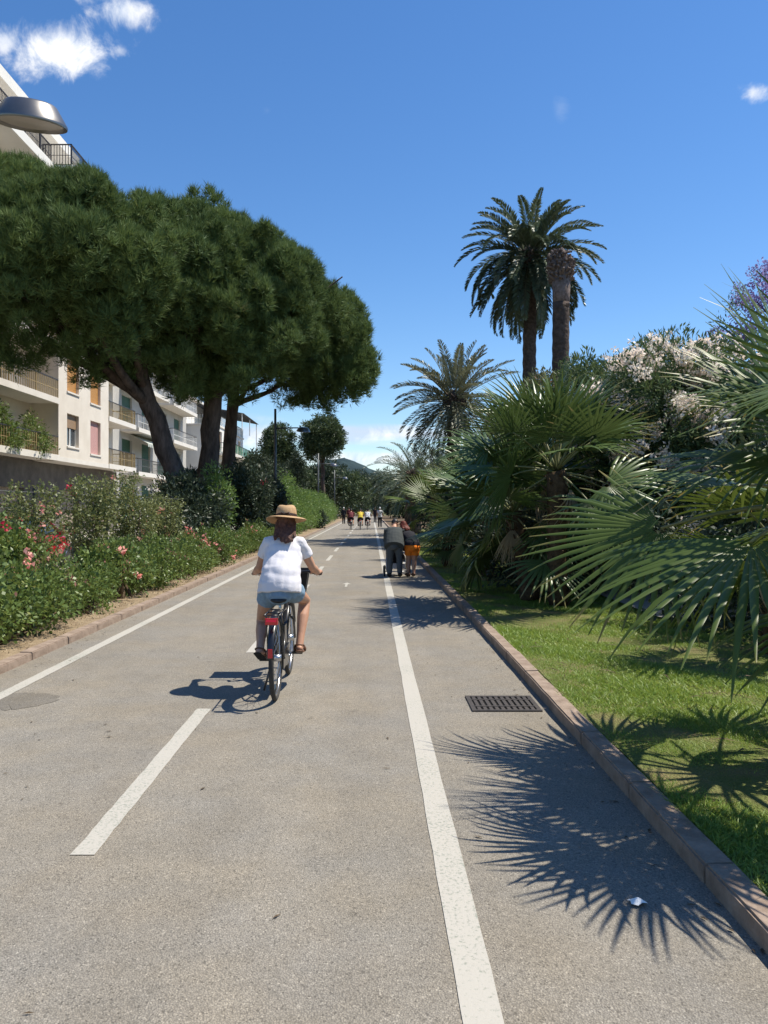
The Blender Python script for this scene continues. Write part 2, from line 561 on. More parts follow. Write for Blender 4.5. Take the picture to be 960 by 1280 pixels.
M_DARKRAIL = mat('dark_railing', (0.035, 0.03, 0.028), 0.5, 0.5)
M_GREENRAIL = mat('green_railing', (0.06, 0.25, 0.15), 0.6, 0.4)
M_DOOR = mat('garage_door', (0.30, 0.25, 0.20), 0.7, 0.3)
M_ROOF = mat('flat_roof', (0.30, 0.28, 0.26), 0.9, 0.2)
M_AWN = mat('dark_awning', (0.06, 0.06, 0.065), 0.8, 0.2)
M_AWNW = mat('pale_awning', (0.45, 0.47, 0.42), 0.8, 0.2)
M_GREENCLOTH = mat('green_parasol_cloth', (0.02, 0.32, 0.16), 0.8, 0.2)
M_POLE = mat('grey_lamp_pole', (0.10, 0.105, 0.105), 0.5, 0.5, metal=0.3)
M_LAMP = mat('brushed_aluminium', (0.17, 0.165, 0.16), 0.36, 0.5, metal=0.85, col2=(0.22, 0.21, 0.20), scale=3)
M_LENS = mat('lamp_glass', (0.42, 0.38, 0.35), 0.25, 0.6)
M_IRON = mat('cast_iron', (0.045, 0.042, 0.04), 0.65, 0.5, metal=0.4, col2=(0.09, 0.075, 0.065), scale=20)
M_PITSHADE = mat('drain_shade_black', (0.012, 0.011, 0.01), 0.9, 0.2)  # near-black colour standing in for the shade down the drain
M_FENCE = mat('dark_fence_metal', (0.03, 0.032, 0.03), 0.6, 0.4, metal=0.2)
M_WIRE = mat('wire', (0.22, 0.22, 0.21), 0.5, 0.5, metal=0.6)
M_PAPER = mat('white_paper', (0.80, 0.80, 0.78), 0.8, 0.3)

M_SKIN = mat('skin', (0.44, 0.235, 0.15), 0.5, 0.4, col2=(0.50, 0.275, 0.18), scale=6)
M_SKIN2 = mat('tanned_skin', (0.36, 0.19, 0.12), 0.5, 0.4, col2=(0.42, 0.23, 0.15), scale=6)
M_SHIRT = mat('white_cotton', (0.67, 0.65, 0.68), 0.85, 0.2, bump=0.0015, bscale=60)
M_DENIM = mat('blue_denim', (0.15, 0.235, 0.33), 0.85, 0.2, col2=(0.23, 0.325, 0.42), scale=25, bump=0.0015, bscale=200)
M_STRAW = mat('straw', (0.40, 0.25, 0.125), 0.75, 0.3, col2=(0.52, 0.34, 0.18), scale=40, bump=0.002, bscale=160)
M_RIBBON = mat('dark_ribbon', (0.05, 0.03, 0.025), 0.7, 0.3)
M_HAIR = mat('auburn_hair', (0.045, 0.016, 0.010), 0.5, 0.4, col2=(0.17, 0.070, 0.042), scale=9, stretch=(9, 9, .8), bump=0.008, bscale=22)
M_REDHAIR = mat('red_hair', (0.11, 0.022, 0.013), 0.6, 0.2)
M_DARKHAIR = mat('dark_hair', (0.02, 0.015, 0.012), 0.5, 0.5)
M_SANDAL = mat('brown_sandal_leather', (0.12, 0.055, 0.03), 0.6, 0.4)
M_SOLE = mat('black_rubber', (0.018, 0.018, 0.018), 0.75, 0.3)
M_CHAR = mat('charcoal_cloth', (0.055, 0.062, 0.062), 0.9, 0.2)
M_GREYTR = mat('grey_trouser_cloth', (0.085, 0.095, 0.10), 0.9, 0.2)
M_BLACKCL = mat('black_cloth', (0.02, 0.02, 0.025), 0.9, 0.2)
M_ORANGECL = mat('orange_cloth', (0.75, 0.20, 0.02), 0.85, 0.2)
M_YELLOWCL = mat('yellow_cloth', (0.55, 0.42, 0.06), 0.85, 0.2)
M_MAROON = mat('maroon_cloth', (0.12, 0.03, 0.035), 0.85, 0.2)
M_WHITECL = mat('white_cloth', (0.68, 0.68, 0.68), 0.85, 0.2)
M_EYE = mat('eye', (0.05, 0.035, 0.03), 0.2, 0.6)

M_BIKE = mat('black_bike_paint', (0.012, 0.012, 0.014), 0.3, 0.5, coat=0.4)
M_CHROME = mat('bright_alloy', (0.55, 0.55, 0.56), 0.28, 0.5, metal=1.0)
M_TYRE = mat('tyre_rubber', (0.03, 0.03, 0.03), 0.8, 0.3, col2=(0.05, 0.048, 0.045), scale=20)
M_REDLENS = mat('red_reflector', (0.55, 0.01, 0.02), 0.2, 0.6, coat=0.5)
M_SADDLE = mat('black_saddle', (0.02, 0.02, 0.02), 0.5, 0.4)
M_BASKET = mat('black_basket', (0.015, 0.015, 0.016), 0.6, 0.4)
M_CARRED = mat('red_car_paint', (0.34, 0.012, 0.02), 0.3, 0.5, coat=0.6)
M_CARGLASS = mat('car_glass', (0.02, 0.025, 0.03), 0.05, 0.8)
M_PLATE = mat('number_plate', (0.7, 0.7, 0.68), 0.5, 0.4)

# ------------------------------------------------------------------ the setting: ground, path, markings, kerbs


def sheet(name, x0, x1, y0, y1, z, m, nx=1, ny=1, wob=0.0, seed=0, parent=None, kind='structure'):
    rg = np.random.default_rng(seed)
    xs = np.linspace(x0, x1, nx + 1); ys_ = np.linspace(y0, y1, ny + 1)
    X, Y = np.meshgrid(xs, ys_)
    Z = np.full_like(X, z)
    if wob:
        Z = Z + wob * (np.sin(X * 2.3 + Y * 0.9 + seed) * 0.5 + np.sin(Y * 2.1 - X * 1.1) * 0.5)
    V = np.stack([X.ravel(), Y.ravel(), Z.ravel()], 1)
    i = np.arange(nx * ny); r_, c = i // nx, i % nx
    a = r_ * (nx + 1) + c
    F = np.stack([a, a + 1, a + nx + 2, a + nx + 1], 1)
    o = np_mesh(name, V, F, m, parent, smooth=True)
    if kind: o['kind'] = kind
    return o


sheet('ground', -1500, 1500, -300, 3000, -0.10, M_GROUND)
path = sheet('cycle_path', -3.57, 1.43, -8, 190, 0.0, M_ASPHALT, 4, 40)
PZ = 0.004


def mark(name, x0, x1, y0, y1, z=PZ, m=M_PAINT):
    """a painted strip with slightly uneven edges"""
    rg = np.random.default_rng(int(abs(x0) * 1000 + y0 * 10))
    n = max(2, int(min((y1 - y0) * 14, 260)))
    ys_ = np.linspace(y0, y1, n + 1) if y1 - y0 < 20 else y0 + (y1 - y0) * np.linspace(0, 1, n + 1) ** 1.8
    a = np.stack([x0 + rg.normal(0, .0016, n + 1), ys_, np.full(n + 1, z)], 1)
    b = np.stack([x1 + rg.normal(0, .0016, n + 1), ys_, np.full(n + 1, z)], 1)
    V = np.concatenate([a, b])
    i = np.arange(n)
    F = np.stack([i, i + n + 1, i + n + 2, i + 1], 1)
    return np_mesh(name, V, F, m, path)


mark('edge_line', -3.21, -3.09, 6.2, 150)
mark('edge_line', -3.21, -3.09, -3, 5.9)
mark('lane_line', 0.285, 0.415, -2, 150)
yb = 3.68
for i in range(16):
    mark('lane_dash', -1.385, -1.275, yb + i * 5.15, yb + i * 5.15 + 2.68)
mark('lane_dash', -1.38, -1.25, yb - 5.1, yb - 2.4)
# small faded painted sign on the lane: a short arrow
mk = MB()
mk.add([(-0.54, 16.2, PZ), (-0.49, 16.2, PZ), (-0.49, 16.75, PZ), (-0.42, 16.75, PZ), (-0.515, 17.1, PZ), (-0.61, 16.75, PZ), (-0.54, 16.75, PZ)], [(0, 1, 2, 3, 4, 5, 6)])
mk.build('arrow_marking', M_PAINT, path)
# darker asphalt patch by the left line
pm = MB()
pr_ = random.Random(12)
pv = [(-3.02 + 0.36 * math.cos(t) * (1 + .16 * math.sin(3 * t + 1) + pr_.uniform(-.09, .09)), 6.62 + 0.36 * math.sin(t) * (1 + .2 * math.cos(2 * t) + pr_.uniform(-.09, .09)), 0.0025) for t in np.linspace(0, 2 * math.pi, 61)[:-1]]
pm.add(pv + [(-3.02, 6.62, 0.0025)], [(i, (i + 1) % 60, 60) for i in range(60)])
pm.build('repair_patch', M_PATCH, path)


def kerb(xa, xb, h, y0, y1, lab, first, cap):
    back = MB().box(xa + 0.02, xb - 0.02, y0, y1, -0.2, h - 0.025).build('kerb', M_CONC)
    back['kind'] = 'structure'
    back['label'] = lab
    rg = random.Random(int(xa * 100))
    meshes = []
    for k in range(5):
        bm = bmesh.new()
        L = 0.985
        bmesh.ops.create_cube(bm, size=1)
        for v in bm.verts:
            v.co = Vector(((v.co.x) * (xb - xa), (v.co.y + .5) * L, v.co.z * (h + .08)))
        bmesh.ops.subdivide_edges(bm, edges=[e for e in bm.edges if abs(e.verts[0].co.y - e.verts[1].co.y) > .5], cuts=3)
        for v in bm.verts:
            if v.co.z > 0: v.co.z += rg.uniform(-.004, .003)
            v.co.x += rg.uniform(-.003, .003)
        bmesh.ops.bevel(bm, geom=[e for e in bm.edges if e.calc_length() > .2 and all(v.co.z > 0 for v in e.verts)], offset=0.010, segments=2, affect='EDGES')
        me = bpy.data.meshes.new('kerb_stone')
        bm.to_mesh(me); bm.free()
        me.materials.append(M_KERB)
        meshes.append(me)
    y = y0
    while y < min(y1, first):
        o = link('kerb_stone', meshes[rg.randrange(5)], back)
        o.location = ((xa + xb) / 2 + rg.uniform(-.004, .004), y + 0.006, (h + .08) / 2 - .08 + rg.uniform(-.004, .004))
        y += 1.0
    far = MB().box(xa, xb, y, y1, -.1, h).build('kerb_run', M_KERB, back)
    far['kind'] = 'stuff'
    return back


kerb(1.42, 1.55, 0.095, 0.4, 150, 'reddish stone kerb between the path and the lawn', 52, 0.1)
kerb(-3.70, -3.56, 0.085, 3.4, 150, 'pale brown stone kerb between the path and the rose bed', 62, 0.1)

sheet('sandy_verge', -4.75, -3.70, -6, 150, 0.05, M_SAND, 6, 160, 0.012, 2)
sheet('rose_bed', -6.55, -4.75, -6, 150, 0.055, M_SOIL, 6, 120, 0.02, 3)
sheet('street_pavement', -8.0, -6.55, -6, 190, 0.045, M_CONC)
sheet('street', -13.2, -8.0, -6, 190, -0.04, M_STREET)
sheet('pavement', -17.5, -13.2, -6, 190, 0.06, M_CONC)
sheet('lawn', 1.548, 9.0, -3, 60, 0.085, M_LAWN, 30, 200, 0.02, 5)
sheet('park_ground', 9.0, 60, -3, 160, 0.02, M_SOIL)
sheet('planting_bed', 1.548, 9.0, 60, 160, 0.06, M_SOIL)
sheet('garden_path', 3.9, 5.6, 10.8, 14.5, 0.125, M_CONC)

# hill far behind the trees
hv, hf = [], []
rg = np.random.default_rng(11)
nx, ny = 90, 14
for j in range(ny):
    t = j / (ny - 1)
    for i in range(nx):
        X = -620 + 1240 * i / (nx - 1)
        prof = 38 * math.exp(-((X + 48) / 52) ** 2) + 20 * math.exp(-((X - 15) / 70) ** 2) + 14 * math.exp(-((X + 190) / 120) ** 2) + 16 * math.exp(-((X - 330) / 200) ** 2) + 14
        hgt = prof * math.sin(math.pi * min(1, t * 1.0)) ** 0.8 if 0 < t < 1 else 0
        hv.append((X, 820 + 420 * t, -1 + hgt * (1 + .05 * rg.normal()) + (rg.uniform(-2, 2) if 0 < t < 1 else 0)))
for j in range(ny - 1):
    for i in range(nx - 1):
        a = j * nx + i
        hf.append((a, a + 1, a + nx + 1, a + nx))
hill = np_mesh('hill', hv, hf, M_HILL, smooth=True)
tag(hill, 'wooded hill rising behind the far trees', kind='structure')

# ------------------------------------------------------------------ buildings


def facade(mb, x, y0, y1, z0, z1, holes, depth=0.22):
    """wall sheet facing +X at x with real openings; holes = (ya, yb, za, zb)"""
    ysb = sorted({y0, y1} | {h[0] for h in holes} | {h[1] for h in holes})
    zsb = sorted({z0, z1} | {h[2] for h in holes} | {h[3] for h in holes})
    for a, b in zip(ysb, ysb[1:]):
        for c, d in zip(zsb, zsb[1:]):
            my, mz = (a + b) / 2, (c + d) / 2
            if any(h[0] < my < h[1] and h[2] < mz < h[3] for h in holes): continue
            mb.add([(x, a, c), (x, b, c), (x, b, d), (x, a, d)], [(0, 1, 2, 3)])
    for ya, yb_, za, zb in holes:
        q = x - depth
        mb.add([(x, ya, za), (x, yb_, za), (x, yb_, zb), (x, ya, zb), (q, ya, za), (q, yb_, za), (q, yb_, zb), (q, ya, zb)],
               [(0, 4, 5, 1), (1, 5, 6, 2), (2, 6, 7, 3), (3, 7, 4, 0)])


def window(T, x, ya, yb_, za, zb, off, shutter=None, drop=1.0, depth=0.2, lab=None):
    """glazed window set back in its opening, with a roller shutter let down over part of it"""
    q = x - depth
    w = MB()
    t = 0.07
    w.box(q - .04, q + .02, ya, ya + t, za, zb); w.box(q - .04, q + .02, yb_ - t, yb_, za, zb)
    w.box(q - .04, q + .02, ya + t, yb_ - t, za, za + t); w.box(q - .04, q + .02, ya + t, yb_ - t, zb - t, zb)
    ym = (ya + yb_) / 2
    w.box(q - .035, q + .025, ym - .05, ym + .05, za + t, zb - t)
    o = w.build('window', M_FRAME, T, off=off)
    if lab: o['label'] = lab
    MB().box(q - .03, q - .02, ya + t, yb_ - t, za + t, zb - t).build('pane', M_GLASS, o, off=off)
    MB().box(x - depth, x + .06, ya - .06, yb_ + .06, za - .09, za - .003).build('sill', M_SLAB, o, off=off)
    if shutter:
        s = MB()
        z = zb - .01
        zend = zb - (zb - za) * drop
        while z > zend + .02:
            s.box(q + .03, q + .052, ya + .01, yb_ - .01, max(z - .052, zend), z)
            z -= .058
        so = s.build('shutter', shutter, o, off=off)
        so['kind'] = 'stuff'
    return o


def railing(T, x, y0, y1, z, off, m, ends=(None, None), gap=0.12, h=1.0, top=None, bar=.013):
    """railing along the edge at x from y0 to y1; ends = x the end rails run back to"""
    runs = [((x, y0), (x, y1))]
    if ends[0] is not None: runs.append(((ends[0], y0), (x, y0)))
    if ends[1] is not None: runs.append(((x, y1), (ends[1], y1)))
    b = MB(); tp = MB()
    for (xa, ya), (xb, yb_) in runs:
        L = math.hypot(xb - xa, yb_ - ya)
        n = max(2, int(L / gap))
        for k in range(n + 1):
            px, py = xa + (xb - xa) * k / n, ya + (yb_ - ya) * k / n
            w_ = bar if k % 12 else .028
            b.box(px - w_, px + w_, py - w_, py + w_, z + .05, z + h - .03)
        for zz, th in ((z + .06, .02), (z + h * .5, .012)):
            b.box(min(xa, xb) - .012, max(xa, xb) + .012, min(ya, yb_) - .012, max(ya, yb_) + .012, zz - th, zz + th)
        tp.box(min(xa, xb) - .03, max(xa, xb) + .03, min(ya, yb_) - .03, max(ya, yb_) + .03, z + h - .03, z + h + .02)
    o = b.build('railing', m, T, off=off)
    tp.build('handrail', top or M_DARKRAIL, o, off=off)
    return o


def balcony(T, x0, x1, y0, y1, z, off, rail_m, ends=(True, True), gap=0.12, h=1.0, m=None):
    s = MB().box(x0, x1, y0, y1, z - .20, z)
    s.box(x1, x1 + .03, y0 - .02, y1 + .02, z - .24, z + .06)
    o = s.build('balcony', m or M_SLAB, T, off=off)
    railing(o, x1 - .05, y0 + .05, y1 - .05, z, off, rail_m, (x0 if ends[0] else None, x0 if ends[1] else None), gap, h)
    return o


def leafy(*a, **k): pass


# --- building A: cream block with loggias
FL = [4.25, 7.15, 10.05, 12.95, 15.85, 18.75]
offA = (-22, 34, 0)
BA = thing('apartment_building', 'tall cream apartment block with orange shutters and long balconies, leftmost building', 'building', offA)
XB, XW = -16.0, -17.5
Y0, Y1, YBA, YBB = 15.0, 54.0, 40.9, 48.7
wl = MB()
hol = []
wins = []
for i, z in enumerate(FL[:-1]):
    for k, yc in enumerate((18, 21.5, 25, 28.4, 31.5, 34.4, 37.6)):
        hol.append((yc - .75, yc + .75, z + .08, z + 2.3)); wins.append((XW, hol[-1], [None, M_BEIGE, M_ORANGE][(i + k) % 3], [.3, .6, .35][(i * 2 + k) % 3]))
    hol.append((50.3, 51.9, z + .08, z + 2.3)); wins.append((XW, hol[-1], M_BEIGE, .4))
facade(wl, XW, Y0, YBA, FL[0], 18.45, [h for h in hol if h[1] < YBA])
facade(wl, XW, YBB, Y1, FL[0], 18.45, [h for h in hol if h[0] > YBB])
facade(wl, -19.2, Y0, 47.5, 18.5, 22.0, [(y, y + 1.8, 18.85, 21.2) for y in (20, 25, 30, 35.5, 38.5, 43)])
bay = []
for i, z in enumerate(FL[:-1]):
    top = 2.35
    bay.append((42.05, 43.75, z + .62, z + top)); wins.append((XB, bay[-1], [M_BEIGE, M_ORANGE, M_ORANGE, M_ORANGE, M_BEIGE, M_ORANGE][i], [.42, 1, 1, .7, 1, .5][i]))
    bay.append((45.55, 47.25, z + .45, z + top)); wins.append((XB, bay[-1], [M_PINKB, M_ORANGE, M_BEIGE, M_ORANGE, M_ORANGE, M_ORANGE][i], [1, 1, .6, 1, 1, 1][i]))
facade(wl, XB, YBA, YBB, FL[0], 18.45, bay)
wl.add([(XW, YBA, FL[0]), (XB, YBA, FL[0]), (XB, YBA, 18.45), (XW, YBA, 18.45)], [(0, 1, 2, 3)])
wl.add([(XW, YBB, FL[0]), (XB, YBB, FL[0]), (XB, YBB, 18.45), (XW, YBB, 18.45)], [(3, 2, 1, 0)])
wl.add([(-29, Y1, 0), (XW, Y1, 0), (XW, Y1, 18.45), (-29, Y1, 18.45)], [(3, 2, 1, 0)])
wl.add([(-29, Y0, 0), (XW, Y0, 0), (XW, Y0, 18.45), (-29, Y0, 18.45)], [(0, 1, 2, 3)])
wl.add([(-29, Y0, 0), (-29, Y1, 0), (-29, Y1, 18.45), (-29, Y0, 18.45)], [(3, 2, 1, 0)])
wl.build('wall', M_CREAM, BA, off=offA)
gf = MB()
gh = [(y, y + 2.6, .1, 2.6) for y in (17, 21, 25, 29, 33, 37, 44.5, 49.6)]
facade(gf, -17.2, Y0, Y1, 0, FL[0] - .25, gh, .3)
gf.build('ground_floor_wall', M_GREYWALL, BA, off=offA)
for a, b, c, d in gh:
    dm = MB()
    for k in range(6): dm.box(-17.52, -17.46, a + .02, b - .02, c + .01 + k * (d - c) / 6, c + (k + 1) * (d - c) / 6 - .02)
    o = dm.build('garage_door', M_DOOR, BA, off=offA)
for x, h, m, dr in wins:
    window(BA, x, *h, offA, m, dr)
MB().box(XW, XB + .02, YBA - .1, YBB + .1, FL[0] - .24, FL[0] - .004).build('floor_band', M_SLAB, BA, off=offA)
for i, z in enumerate(FL):
    balcony(BA, XW, XB + .03, 18.0 if i < 5 else 43.2, YBA if i < 5 else 47.5, z + (0 if i < 5 else .02), offA, M_RAIL, (True, False), .24) if i < 5 else None
    if i < 5: balcony(BA, XW, XB + .03, YBB, 54.2, z, offA, M_RAIL, (False, True), .20)
# top floor: terrace slab, set-back wall and roof eave
MB().box(-29, -15.98, Y0, 49.0, FL[5] - .3, FL[5]).box(-15.98, -15.9, Y0, 49.0, FL[5] - .36, FL[5] + .1).build('terrace_slab', M_WHITEWALL, BA, off=offA)
railing(BA, -16.05, Y0 + .2, 40.0, FL[5], offA, M_DARKRAIL, None or (None, None), .14, 1.0, bar=.012)
MB().box(-29.3, -17.5, Y0, 47.6, 22.0, 22.3).box(-17.5, -17.38, Y0 - .05, 47.6, 21.85, 22.42).build('roof', M_WHITEWALL, BA, off=offA)
MB().box(-29, -19.25, 47.35, 47.5, 18.5, 22.0).build('end_wall', M_CREAM, BA, off=offA)
for y in (20, 25, 30, 35.5, 38.5, 43): window(BA, -19.2, y, y + 1.8, 18.85, 21.2, offA, M_BEIGE, .4)
t5 = balcony(BA, -16.5, -15.02, 40.1, 46.0, 18.78, offA, M_DARKRAIL, (True, True), .14, 1.08, M_WHITEWALL)
MB().tube([(-17.3, 49.1, .1), (-17.3, 49.1, 21)], .07, 8).build('drain_pipe', M_DARKRAIL, BA, off=offA)

# --- building B: pale block with green shutters
offB = (-22, 65, 0)
BB = thing('apartment_building', 'pale grey apartment block with dark green shutters behind the pine trunks', 'building', offB)
wl = MB(); hol = []
for z in (0.9, 4.1, 7.2, 10.3, 13.4):
    for yc in (57.6, 62.5, 67.5, 72.5):
        hol.append((yc - 1.2, yc + 1.2, z + .1, z + 2.45))
facade(wl, -17.6, 54.4, 76, 0, 17, hol)
wl.add([(-30, 54.4, 0), (-17.6, 54.4, 0), (-17.6, 54.4, 17), (-30, 54.4, 17)], [(0, 1, 2, 3)])
wl.add([(-30, 76, 0), (-17.6, 76, 0), (-17.6, 76, 17), (-30, 76, 17)], [(3, 2, 1, 0)])
wl.build('wall', M_PALEWALL, BB, off=offB)
MB().box(-30, -17.3, 54.3, 76.2, 17.002, 17.4).build('roof', M_WHITEWALL, BB, off=offB)
for k, h in enumerate(hol): window(BB, -17.6, *h, offB, M_GREENSH, [1, 1, .6, 1, .4][k % 5])
for z in (4.1, 7.2, 10.3, 13.4):
    balcony(BB, -17.6, -16.3, 56.0, 64.6, z, offB, M_WIRE if z < 5 else M_FRAME, gap=.3)
    balcony(BB, -17.6, -16.3, 66.0, 74.8, z, offB, M_GREENRAIL if z < 5 else M_FRAME, gap=.3)
aw = MB()
aw.add([(-17.55, 58, 7.0), (-17.55, 64, 7.0), (-16.2, 64, 6.3), (-16.2, 58, 6.3)], [(0, 1, 2, 3)])
for k in range(12):
    aw.add([(-16.2, 58 + k * .5, 6.3), (-16.2, 58.5 + k * .5, 6.3), (-16.2, 58.4 + k * .5, 6.05), (-16.2, 58.1 + k * .5, 6.05)], [(0, 1, 2, 3)])
aw.build('awning', M_AWNW, BB, off=offB)

# --- building C: white block nearer the street with rooftop awning
offC = (-18, 84, 0)
BC = thing('apartment_building', 'white apartment block with balconies and a dark awning on its top terrace', 'building', offC)
wl = MB(); hol = []
for z in (1.0, 4.0, 7.0):
    for yc in (79.5, 83.5, 87.5, 91.0):
        hol.append((yc - .8, yc + .8, z + .1, z + 2.2))
facade(wl, -15.0, 77.2, 93.5, 0, 9.6, hol)
wl.add([(-27, 77.2, 0), (-15, 77.2, 0), (-15, 77.2, 9.6), (-27, 77.2, 9.6)], [(0, 1, 2, 3)])
wl.add([(-27, 93.5, 0), (-15, 93.5, 0), (-15, 93.5, 9.6), (-27, 93.5, 9.6)], [(3, 2, 1, 0)])
wl.box(-27, -18.5, 77.3, 90, 9.75, 12.6)
wl.build('wall', M_WHITEWALL, BC, off=offC)
MB().box(-27, -14.9, 77.1, 93.7, 9.602, 9.74).box(-27, -17.9, 77.1, 90.4, 12.602, 12.85).build('roof', M_SLAB, BC, off=offC)
for k, h in enumerate(hol): window(BC, -15.0, *h, offC, [M_GREENSH, None, M_BEIGE][k % 3], [.5, 1, .8][k % 3])
for z in (4.0, 7.0):
    balcony(BC, -15.0, -13.6, 78.0, 93.0, z, offC, M_GREENRAIL, gap=.25)
railing(BC, -15.0, 77.3, 93.4, 9.74, offC, M_FRAME, (-18.4, -18.4), .25)
aw = MB()
aw.add([(-18.4, 84, 12.4), (-18.4, 95, 12.4), (-13.4, 95, 11.5), (-13.4, 84, 11.5), (-18.4, 84, 12.46), (-18.4, 95, 12.46), (-13.4, 95, 11.56), (-13.4, 84, 11.56)],
       [(3, 2, 1, 0), (4, 5, 6, 7), (0, 1, 5, 4), (1, 2, 6, 5), (2, 3, 7, 6), (3, 0, 4, 7)])
aw.build('awning', M_AWN, BC, off=offC)
for yy in (84.2, 89.5, 94.7): MB().tube([(-13.6, yy, 6.9 if yy > 93.5 else 9.7), (-13.6, yy, 11.55)], .05, 6).build('awning_post', M_FRAME, BC, off=offC)
MB().box(-16.5, -13.3, 93.7, 95.4, 6.7, 6.95).build('side_terrace', M_SLAB, BC, off=offC)
railing(BC, -13.4, 93.6, 95.3, 6.95, offC, M_POLE, (None, -16.4), .2)
pr = thing('parasol', 'green parasol open on a far terrace between the pines and the dark shrub', 'parasol', (-14.2, 96.5, 4.4))
MB().lathe([(1.5, 0.0), (1.45, .08), (.7, .5), (.05, .75)], n=8).build('canopy', M_GREENCLOTH, pr)
MB().tube([(0, 0, -4.4), (0, 0, .7)], .03, 6).build('pole', M_FRAME, pr)


def house(loc, sx, sy, h, label, roofm, wallm):
    t = thing('house', label, 'house', loc)
    w = MB(); hs_ = []
    for zz in np.arange(1.0, h - 1.6, 2.9):
        for yy in np.arange(-sy / 2 + 1.5, sy / 2 - 1, 3.0): hs_.append((yy, yy + 1.2, zz, zz + 1.5))
    facade(w, sx / 2, -sy / 2, sy / 2, 0, h, hs_)
    w.add([(-sx / 2, -sy / 2, 0), (sx / 2, -sy / 2, 0), (sx / 2, -sy / 2, h), (-sx / 2, -sy / 2, h)], [(0, 1, 2, 3)])
    w.add([(-sx / 2, sy / 2, 0), (sx / 2, sy / 2, 0), (sx / 2, sy / 2, h), (-sx / 2, sy / 2, h)], [(3, 2, 1, 0)])
    w.add([(-sx / 2, -sy / 2, 0), (-sx / 2, sy / 2, 0), (-sx / 2, sy / 2, h), (-sx / 2, -sy / 2, h)], [(3, 2, 1, 0)])
    w.build('wall', wallm, t)
    for a in hs_: window(t, sx / 2, *a, (0, 0, 0), M_GREENSH, .5)
    r_ = MB().add([(-sx / 2 - .4, -sy / 2 - .4, h + .002), (sx / 2 + .4, -sy / 2 - .4, h + .002), (sx / 2 + .4, sy / 2 + .4, h + .002), (-sx / 2 - .4, sy / 2 + .4, h + .002), (0, -sy / 2 + 1, h + 1.6), (0, sy / 2 - 1, h + 1.6)],
                  [(3, 2, 1, 0), (0, 1, 4), (1, 2, 5, 4), (2, 3, 5), (3, 0, 4, 5)])
    r_.build('roof', roofm, t)


house((-22, 150, 0), 10, 14, 8.5, 'far white house with a pale hipped roof seen past the dark awning', M_WHITEWALL, M_WHITEWALL)
house((-28, 125, 0), 9, 16, 9.5, 'grey far house between the white block and the round trees', M_ROOF, M_PALEWALL)

# ------------------------------------------------------------------ vegetation tools


def unit(a):
    return a / np.maximum(np.linalg.norm(a, axis=1, keepdims=True), 1e-9)


def blob_pts(rg, blobs, n, shell=0.35, up=0.0):
    """points spread through the outer shell of ellipsoids, with their outward directions"""
    C = np.array([b[0] for b in blobs], float); Rr = np.array([b[1] if hasattr(b[1], '__len__') else (b[1],) * 3 for b in blobs], float)
    wgt = (Rr.prod(1)) ** (2 / 3)
    idx = rg.choice(len(blobs), n, p=wgt / wgt.sum())
    d = unit(rg.normal(size=(n, 3)) + np.array([0, 0, up]))
    rad = 1 - shell * rg.random(n) ** 1.6
    p = C[idx] + d * Rr[idx] * rad[:, None]
    return p, d, idx


def leaf_quads(rg, p, d, L, w, jitter=0.8, droop=0.0, curl=0.0):
    """rhombic leaf blades from points p along d; returns V, F and a random value per vertex"""
    n = len(p)
    dd = unit(d + jitter * rg.normal(size=(n, 3)) + np.array([0, 0, -droop]))
    s = unit(np.cross(dd, rg.normal(size=(n, 3))))
    Ls = (L * (0.65 + 0.7 * rg.random(n)))[:, None]
    ws = (w * (0.7 + 0.6 * rg.random(n)))[:, None]
    nn = np.cross(dd, s)
    mid = p + dd * Ls * 0.5 + nn * (curl * Ls)
    V = np.stack([p, mid + s * ws * .5, p + dd * Ls, mid - s * ws * .5], 1).reshape(-1, 3)
    F = np.arange(4 * n).reshape(n, 4)
    return V, F, np.repeat(rg.random(n), 4)


def leaf_cloud(name, mat_, parent, off, blobs, n, L, w, seed, shell=.4, jitter=.8, up=0.15, droop=0.0, floor=None, sub=0, subr=.3):
    """foliage: leaves on blobs, or on sub-clumps spread over the blobs when sub > 0"""
    rg = np.random.default_rng(seed)
    if sub:
        c, d, _ = blob_pts(rg, blobs, sub, shell, up)
        blobs2 = [(tuple(c[i]), subr * (0.6 + 0.8 * rg.random())) for i in range(sub)]
        p, d2, idx = blob_pts(rg, blobs2, n, .8, up)
        dirs = d2 * .7 + d[idx] * .6
        tone = rg.random(sub)[idx]
    else:
        p, dirs, _ = blob_pts(rg, blobs, n, shell, up)
        tone = None
    if floor is not None:
        k = p[:, 2] > floor
        p, dirs = p[k], dirs[k]
        if tone is not None: tone = tone[k]
    V, F, rv = leaf_quads(rg, p, dirs, L, w, jitter, droop)
    if tone is not None: rv = np.clip(.55 * rv + .45 * np.repeat(tone, 4), 0, 1)
    return np_mesh(name, V, F, mat_, parent, rv, off)


def petals(name, mat_, parent, off, centres, seed, r=.035, per=9, L=.045, w=.04):
    rg = np.random.default_rng(seed)
    c = np.repeat(np.asarray(centres, float), per, 0)
    d = unit(rg.normal(size=c.shape))
    V, F, rv = leaf_quads(rg, c + d * r * .5, d, L, w, .35)
    return np_mesh(name, V, F, mat_, parent, rv, off)


